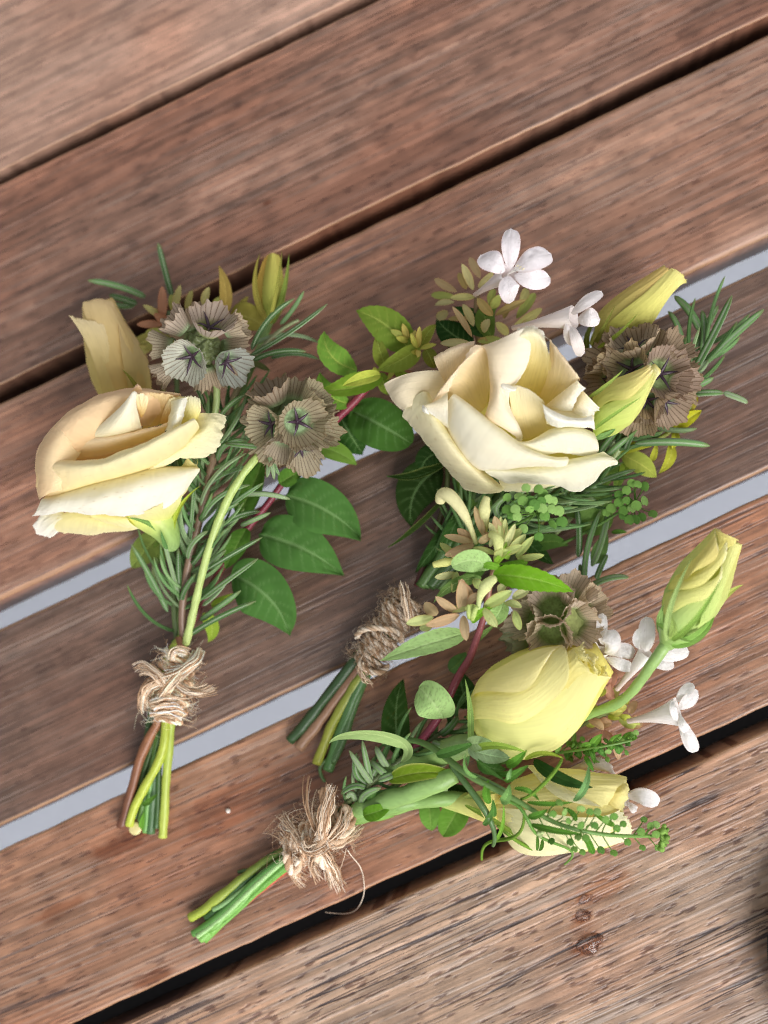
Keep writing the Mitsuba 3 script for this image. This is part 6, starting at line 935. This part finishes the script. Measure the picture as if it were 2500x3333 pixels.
leaves(cs, M3, [([(-60, 225, 30), (90, 180, 35), (198, 140, 34)], 66, dict(CL, top=srgb(78, 118, 56))), ([(410, 292, 34), (500, 240, 39), (550, 190, 38)], 62, dict(CL, top=srgb(92, 142, 50))), ([(405, 405, 36), (490, 340, 40), (562, 292, 38)], 50, dict(CL, top=srgb(84, 128, 52))), ([(600, 258, 30), (790, 385, 37), (995, 442, 35)], 84, dict(CL, top=srgb(48, 80, 36), vein=srgb(64, 96, 46))), ([(865, 535, 38), (945, 430, 42), (965, 292, 38)], 48, dict(CL, top=srgb(124, 170, 104))), ([(550, 540, 39), (700, 552, 42), (865, 540, 40)], 32, dict(CL, top=srgb(84, 130, 46))), ([(575, 690, 38), (740, 732, 42), (925, 757, 40)], 44, dict(CL, top=srgb(78, 122, 44))), ([(465, 450, 38), (560, 465, 41), (632, 532, 38)], 34, dict(CL, top=srgb(92, 140, 52))),
                ([(372, 535, 39), (420, 490, 43), (432, 418, 42)], 64, dict(CL, top=srgb(122, 166, 92))), ([(300, 550, 36), (275, 470, 38), (292, 388, 37)], 54, dict(CL, top=srgb(90, 140, 48))), ([(325, 640, 34), (325, 580, 36), (320, 520, 36)], 40, dict(CL, top=srgb(84, 130, 58))), ([(255, 695, 28), (300, 640, 31), (325, 560, 32)], 40, dict(CL, top=srgb(84, 124, 60))), ([(330, 810, 24), (390, 670, 33), (392, 545, 37)], 26, dict(CL, top=srgb(120, 168, 62))), ([(880, 670, 38), (850, 610, 40), (790, 575, 39)], 36, dict(CL, top=srgb(84, 132, 48))), ([(1140, 700, 36), (1070, 660, 38), (1000, 620, 38)], 40, dict(CL, top=srgb(100, 148, 56))), ([(655, 790, 30), (650, 840, 30), (628, 868, 28)], 26, dict(CL, top=srgb(76, 116, 44))), ([(620, 760, 30), (622, 820, 30), (615, 870, 27)], 22, dict(CL, top=srgb(84, 124, 50))), ([(330, 350, 33), (450, 345, 36), (560, 300, 34)], 40, dict(CL, top=srgb(70, 112, 44))), ([(430, 395, 37), (435, 340, 40), (450, 310, 39)], 30, dict(CL, top=srgb(130, 172, 106))), ([(230, 380, 36), (130, 300, 39), (140, 205, 38)], 26, dict(CL, top=srgb(116, 158, 88))), ([(940, 755, 38), (960, 800, 37), (1000, 890, 30)], 46, dict(CL, top=srgb(84, 134, 48))), ([(560, 640, 39), (640, 620, 42), (690, 590, 41)], 46, dict(CL, top=srgb(88, 138, 52))), ([(200, 240, 33), (300, 330, 35), (410, 400, 35)], 30, dict(CL, top=srgb(80, 120, 56))), ([(940, 230, 28), (965, 270, 30), (1000, 335, 28)], 34, dict(CL, top=srgb(80, 126, 48)))])
for q in [[(510, 520, 38), (650, 430, 42), (740, 330, 42), (785, 250, 38)], [(245, 930, 7), (420, 790, 26), (530, 660, 37), (530, 600, 38)], [(350, 700, 26), (480, 800, 22), (612, 872, 16)]]:
    add(cs, 'tendril', tube(M3.pts(q), [0.35, 0.55, 0.35], n=26, sides=7, col=[srgb(122, 160, 64)]), 'leaf')
stem_at = lambda x: np.array([x - 40, np.interp(x - 40, [m[0] for m in ms], [m[1] for m in ms]), np.interp(x - 40, [m[0] for m in ms], [m[2] for m in ms])])
for i, (x, y, dz) in enumerate([(725, 622, 3), (805, 610, 3), (915, 700, 4), (1007, 700, 4), (1157, 720, 3), (1025, 607, 3), (1082, 660, 3), (1137, 640, 2), (915, 587, 3), (975, 607, 3), (842, 812, -3), (715, 806, -5), (948, 785, 1), (987, 866, -8), (1050, 866, -9), (925, 880, -10), (1137, 885, -10), (895, 778, -1), (1230, 812, -2), (1420, 695, 1), (1420, 760, 3), (1385, 702, 0), (1320, 742, 1), (1340, 660, -6), (1330, 850, -9), (1430, 850, -9), (770, 545, 3), (830, 670, 3), (870, 860, -9), (1200, 690, 0)]):
    b0 = stem_at(x - 0.35 * abs(y - stem_at(x)[1]) * 1.0)
    cress(cs, M3, tuple(b0), [(x, y, max(b0[2] + dz, 3))], 29 if i < 10 else 25, seed=200 + i, toward=(0, 0.5 if y > 770 else 0, 1))
r7 = np.random.default_rng(70)
add(cs, 'flower_tip', join([ball(M3((1470 + r7.normal(0, 14), 770 + r7.normal(0, 40), 27 + r7.normal(0, 2))), r7.uniform(0.5, 0.9), UP + r7.normal(0, 0.6, 3), r7.uniform(0.8, 1.4), col=np.array(srgb(150, 190, 96)) * r7.uniform(0.7, 1.1), sub=1) for _ in range(26)]), 'leaf')
add(cs, 'flower_tip', join([ball(M3((640 + r7.normal(0, 14), 745 + r7.normal(0, 16), 36 + r7.normal(0, 1.5))), r7.uniform(0.4, 0.7), UP + r7.normal(0, 0.6, 3), r7.uniform(0.5, 0.9), col=np.array(srgb(196, 214, 150)) * r7.uniform(0.7, 1.1), sub=1) for _ in range(16)]), 'leaf')

# rosemary, leaves and stems near the binding
ros = add(B, 'rosemary_sprig', tube(M2.pts([(60, 960, 7), (330, 700, 13), (520, 560, 14), (760, 400, 13)]), [1.0, 0.6], n=24, col=[srgb(96, 110, 70)]), 'stem_skin', label='rosemary tuft beside the crimson stem above the lower twine')
needles(ros, M2, [[(290, 730, 18), (225, 640, 25), (160, 540, 25)], [(290, 715, 17), (262, 600, 25), (238, 480, 25)], [(265, 745, 16), (195, 650, 20), (205, 555, 20)], [(260, 765, 16), (180, 755, 21), (112, 800, 18)], [(385, 630, 16), (350, 580, 20), (318, 515, 19)], [(235, 850, 13), (285, 785, 18), (350, 765, 18)], [(710, 445, 14), (765, 400, 17), (815, 335, 15)], [(660, 495, 17), (720, 520, 20), (780, 560, 19)], [(400, 700, 15), (340, 650, 18), (290, 600, 16)], [(430, 680, 15), (380, 700, 18), (330, 720, 17)], [(300, 690, 14), (330, 640, 16), (370, 600, 15)], [(200, 850, 11), (170, 800, 13), (140, 830, 12)]], 2.0)
sprig_needles(ros, M2, [(160, 880, 8), (330, 700, 12), (520, 560, 13), (860, 330, 12)], 34, 12, width=1.3, seed=71)
stems(B, M2, [([(60, 960, 8), (250, 885, 12), (500, 800, 17), (800, 690, 20)], [1.8, 2.6, 2.2], [srgb(120, 156, 88), srgb(140, 174, 100)]), ([(60, 990, 7), (250, 920, 10), (520, 850, 12), (850, 835, 12)], [1.8, 2.3, 2.0], [srgb(116, 154, 80), srgb(136, 170, 96)]), ([(60, 1000, 6), (230, 950, 7), (420, 900, 8)], [1.6, 1.8], [srgb(120, 164, 74)]), ([(100, 960, 7), (400, 800, 12), (750, 770, 12)], [1.3], [srgb(150, 176, 112)])], 'flower_stem')
leaves(B, M2, [([(245, 930, 14), (330, 905, 17), (418, 870, 15)], 96, dict(MID_LEAF, top=srgb(92, 138, 40))), ([(640, 850, 8), (645, 930, 9), (655, 1020, 5)], 125, dict(MID_LEAF, top=srgb(104, 148, 62), shape=(0.35, 0.9))), ([(830, 860, 8), (780, 950, 9), (722, 1060, 4)], 165, dict(MID_LEAF, top=srgb(96, 140, 52), shape=(0.35, 0.9))), ([(900, 830, 9), (800, 800, 9), (700, 790, 8)], 120, dict(DARK_LEAF, top=srgb(60, 92, 42))), ([(240, 850, 12), (300, 820, 15), (350, 790, 14)], 60, dict(MID_LEAF, top=srgb(112, 160, 84))), ([(930, 600, 14), (1000, 640, 15), (1100, 650, 14)], 90, dict(DARK_LEAF)), ([(780, 560, 16), (850, 540, 18), (870, 640, 17)], 44, dict(MID_LEAF, top=srgb(96, 136, 80)))], 'loose_leaf')
stems(B, K, [([(900, 700, 7), (740, 780, 7), (430, 1050, 5), (105, 1305, 3)], [1.0, 1.15], [srgb(84, 136, 66), srgb(96, 148, 70)]), ([(900, 720, 8), (740, 830, 7), (470, 1060, 5), (160, 1345, 3.2)], [1.0, 1.2], [srgb(108, 164, 76), srgb(132, 186, 92)]), ([(900, 690, 6), (700, 740, 4.5), (420, 990, 3.5), (200, 1190, 2)], [1.3], [srgb(62, 98, 52)]), ([(900, 680, 6), (690, 750, 5), (300, 1040, 3.5), (85, 1190, 2.4)], [1.2, 1.5], [srgb(70, 100, 50), srgb(164, 180, 66)]), ([(900, 740, 6), (740, 860, 5.5), (500, 1060, 4), (190, 1355, 2.6)], [0.9], [srgb(110, 168, 66)]), ([(900, 740, 4), (720, 890, 3), (450, 1110, 2.2), (200, 1350, 1.4)], [0.9], [srgb(170, 76, 56), srgb(196, 110, 84)]), ([(900, 690, 4), (600, 820, 3), (430, 860, 2.4)], [1.0, 0.5], [srgb(70, 96, 52)]), ([(900, 700, 8), (740, 770, 7), (440, 1010, 5), (250, 1130, 4)], [0.7], [srgb(130, 170, 110)]), ([(900, 730, 8), (740, 845, 7.5), (480, 1085, 5), (230, 1300, 4)], [0.8], [srgb(92, 150, 60), srgb(120, 176, 76)]), ([(900, 700, 7), (740, 800, 7.5), (430, 1080, 5.6), (135, 1325, 4)], [0.75], [srgb(160, 200, 130)])])
tw = twine_wrap(B, K, (1190, 480, 8), (800, 730, 6.5), 4.2, 3.8, 14, 0.72, tone=1.05, col=0, seed=81, fuzz_n=420, fuzz_len=8, label='heavily frayed jute twine round the lower stems', knots=[([(1060, 580, 14), (1000, 700, 14), (1050, 800, 11), (1130, 820, 8)], 1.5), ([(1040, 260, 16), (1060, 400, 17), (1050, 560, 15)], 1.4), ([(780, 720, 12), (800, 820, 10), (860, 880, 6)], 1.3), ([(1120, 640, 14), (1220, 560, 14), (1240, 450, 12), (1180, 400, 12)], 1.5), ([(860, 760, 13), (840, 850, 8), (790, 830, 5)], 1.1)])
for pts, rad, ns, sprd, sd in [([(1040, 600, 15), (1060, 430, 18), (1105, 250, 18)], 1.7, 60, 0.05, 82), ([(1100, 620, 14), (1190, 500, 16), (1200, 420, 14)], 1.5, 36, 0.2, 83), ([(1020, 690, 14), (1080, 790, 11), (1120, 890, 6), (1150, 970, 2)], 1.7, 44, 0.45, 84), ([(1100, 660, 14), (1190, 630, 13), (1270, 580, 10), (1310, 540, 8)], 1.3, 30, 0.6, 85), ([(860, 740, 12), (820, 820, 8), (900, 930, 3)], 1.5, 26, 0.6, 86), ([(980, 720, 12), (960, 820, 8), (1000, 920, 3)], 1.2, 18, 0.7, 87), ([(900, 650, 14), (960, 700, 15), (1050, 660, 15)], 1.8, 40, 0.4, 88), ([(880, 640, 12), (830, 560, 11), (740, 440, 7)], 0.9, 12, 1.4, 89), ([(990, 560, 14), (930, 400, 15), (930, 190, 13)], 0.6, 7, 1.4, 90)]:
    add(tw, 'frayed_end', tassel(K, pts, rad, ns, sprd, seed=sd), 'fibre')
add(tw, 'loose_thread', join([tube(K.pts([(1220, 700, 12), (1280, 780, 7), (1330, 880, 2), (1340, 980, 0.8), (1325, 1060, -2), (1270, 1140, -4), (1180, 1160, -5), (1060, 1150, -5)]), [0.16, 0.14, 0.1], n=50, sides=5, col=JUTE[2]), tube(K.pts([(1210, 690, 12), (1180, 800, 6), (1140, 900, 2)]), [0.12], n=20, sides=5, col=JUTE[0])]), 'fibre')

# ---------------------------------------------------------------- small things on the table
scene['water'] = {'type': 'dielectric', 'int_ior': 1.33, 'ext_ior': 1.0}


def drop_mesh(px, py, rx, ry, h, seed):
    c = at(px, py); M, K = 12, 36; r = np.linspace(0, 1, M)[:, None]; ph = np.linspace(0, 2 * np.pi, K, endpoint=False)[None]
    w = 1 + 0.3 * (nnoise(np.stack([np.cos(ph) * 1.2, np.sin(ph) * 1.2, ph * 0 + seed], -1), seed) - 0.5) * 2
    v = c + MM * ((r * np.cos(ph) * rx * w)[..., None] * AL + (r * np.sin(ph) * ry * w)[..., None] * AC) + ((1 - r ** 2) ** 1.15 * h * 0.85 * MM * np.ones_like(ph))[..., None] * UP
    v[..., 2] += 0.00008
    low = v[-1:] - np.array([0, 0, 0.0006])
    g = np.concatenate([v, low], 0); f = grid_faces(M + 1, K, True); q = g.reshape(-1, 3)
    return q, f if np.cross(q[f[0, 1]] - q[f[0, 0]], q[f[0, 2]] - q[f[0, 0]])[2] + np.cross(q[f[K * 5, 1]] - q[f[K * 5, 0]], q[f[K * 5, 2]] - q[f[K * 5, 0]])[2] > 0 else f[:, ::-1]


for (px, py, rx, ry, h, lab, s) in [(1912, 3072, 4.2, 2.7, 1.3, 'largest water drop on the bottom plank', 1), (1897, 2983, 2.2, 1.9, 0.9, 'middle water drop on the bottom plank, above the largest', 2), (1906, 2926, 2.1, 1.1, 0.7, 'uppermost water drop of three on the bottom plank', 3)]:
    key = add(None, 'water_drop', drop_mesh(px, py, rx, ry, h, s), 'water', label=lab, category='water drop')
add(None, 'wood_speck', ball(at(743, 2639, 0.5), 0.7, col=(0.72, 0.66, 0.58), rough=0.5, seed=4), 'fibre', label='tiny pale speck on the wood between the two lower bindings', category='speck')

# the rim of a dark tin that just reaches into the picture at the right
scene['navy'] = {'type': 'principled', 'base_color': {'type': 'rgb', 'value': [0.010, 0.012, 0.028]}, 'roughness': 0.35}
prof = np.array([1, 0.22]) * np.array([[0.0, 0.0], [0.036, 0.0], [0.0378, 0.0012], [0.038, 0.004], [0.038, 0.040], [0.0392, 0.0412], [0.0395, 0.043], [0.0388, 0.0446], [0.037, 0.045], [0.0362, 0.044], [0.0358, 0.040], [0.0358, 0.006], [0.034, 0.004], [0.0, 0.004]])
m = trimesh.creation.revolve(prof, sections=72); tin = np.array(m.vertices) + at(2492, 3090, 0) + np.array([0.0382, 0, 0.0002])
add(None, 'tin', (tin, np.array(m.faces)), 'navy', smooth=40, label='dark navy round tin just reaching in at the right edge', category='tin')
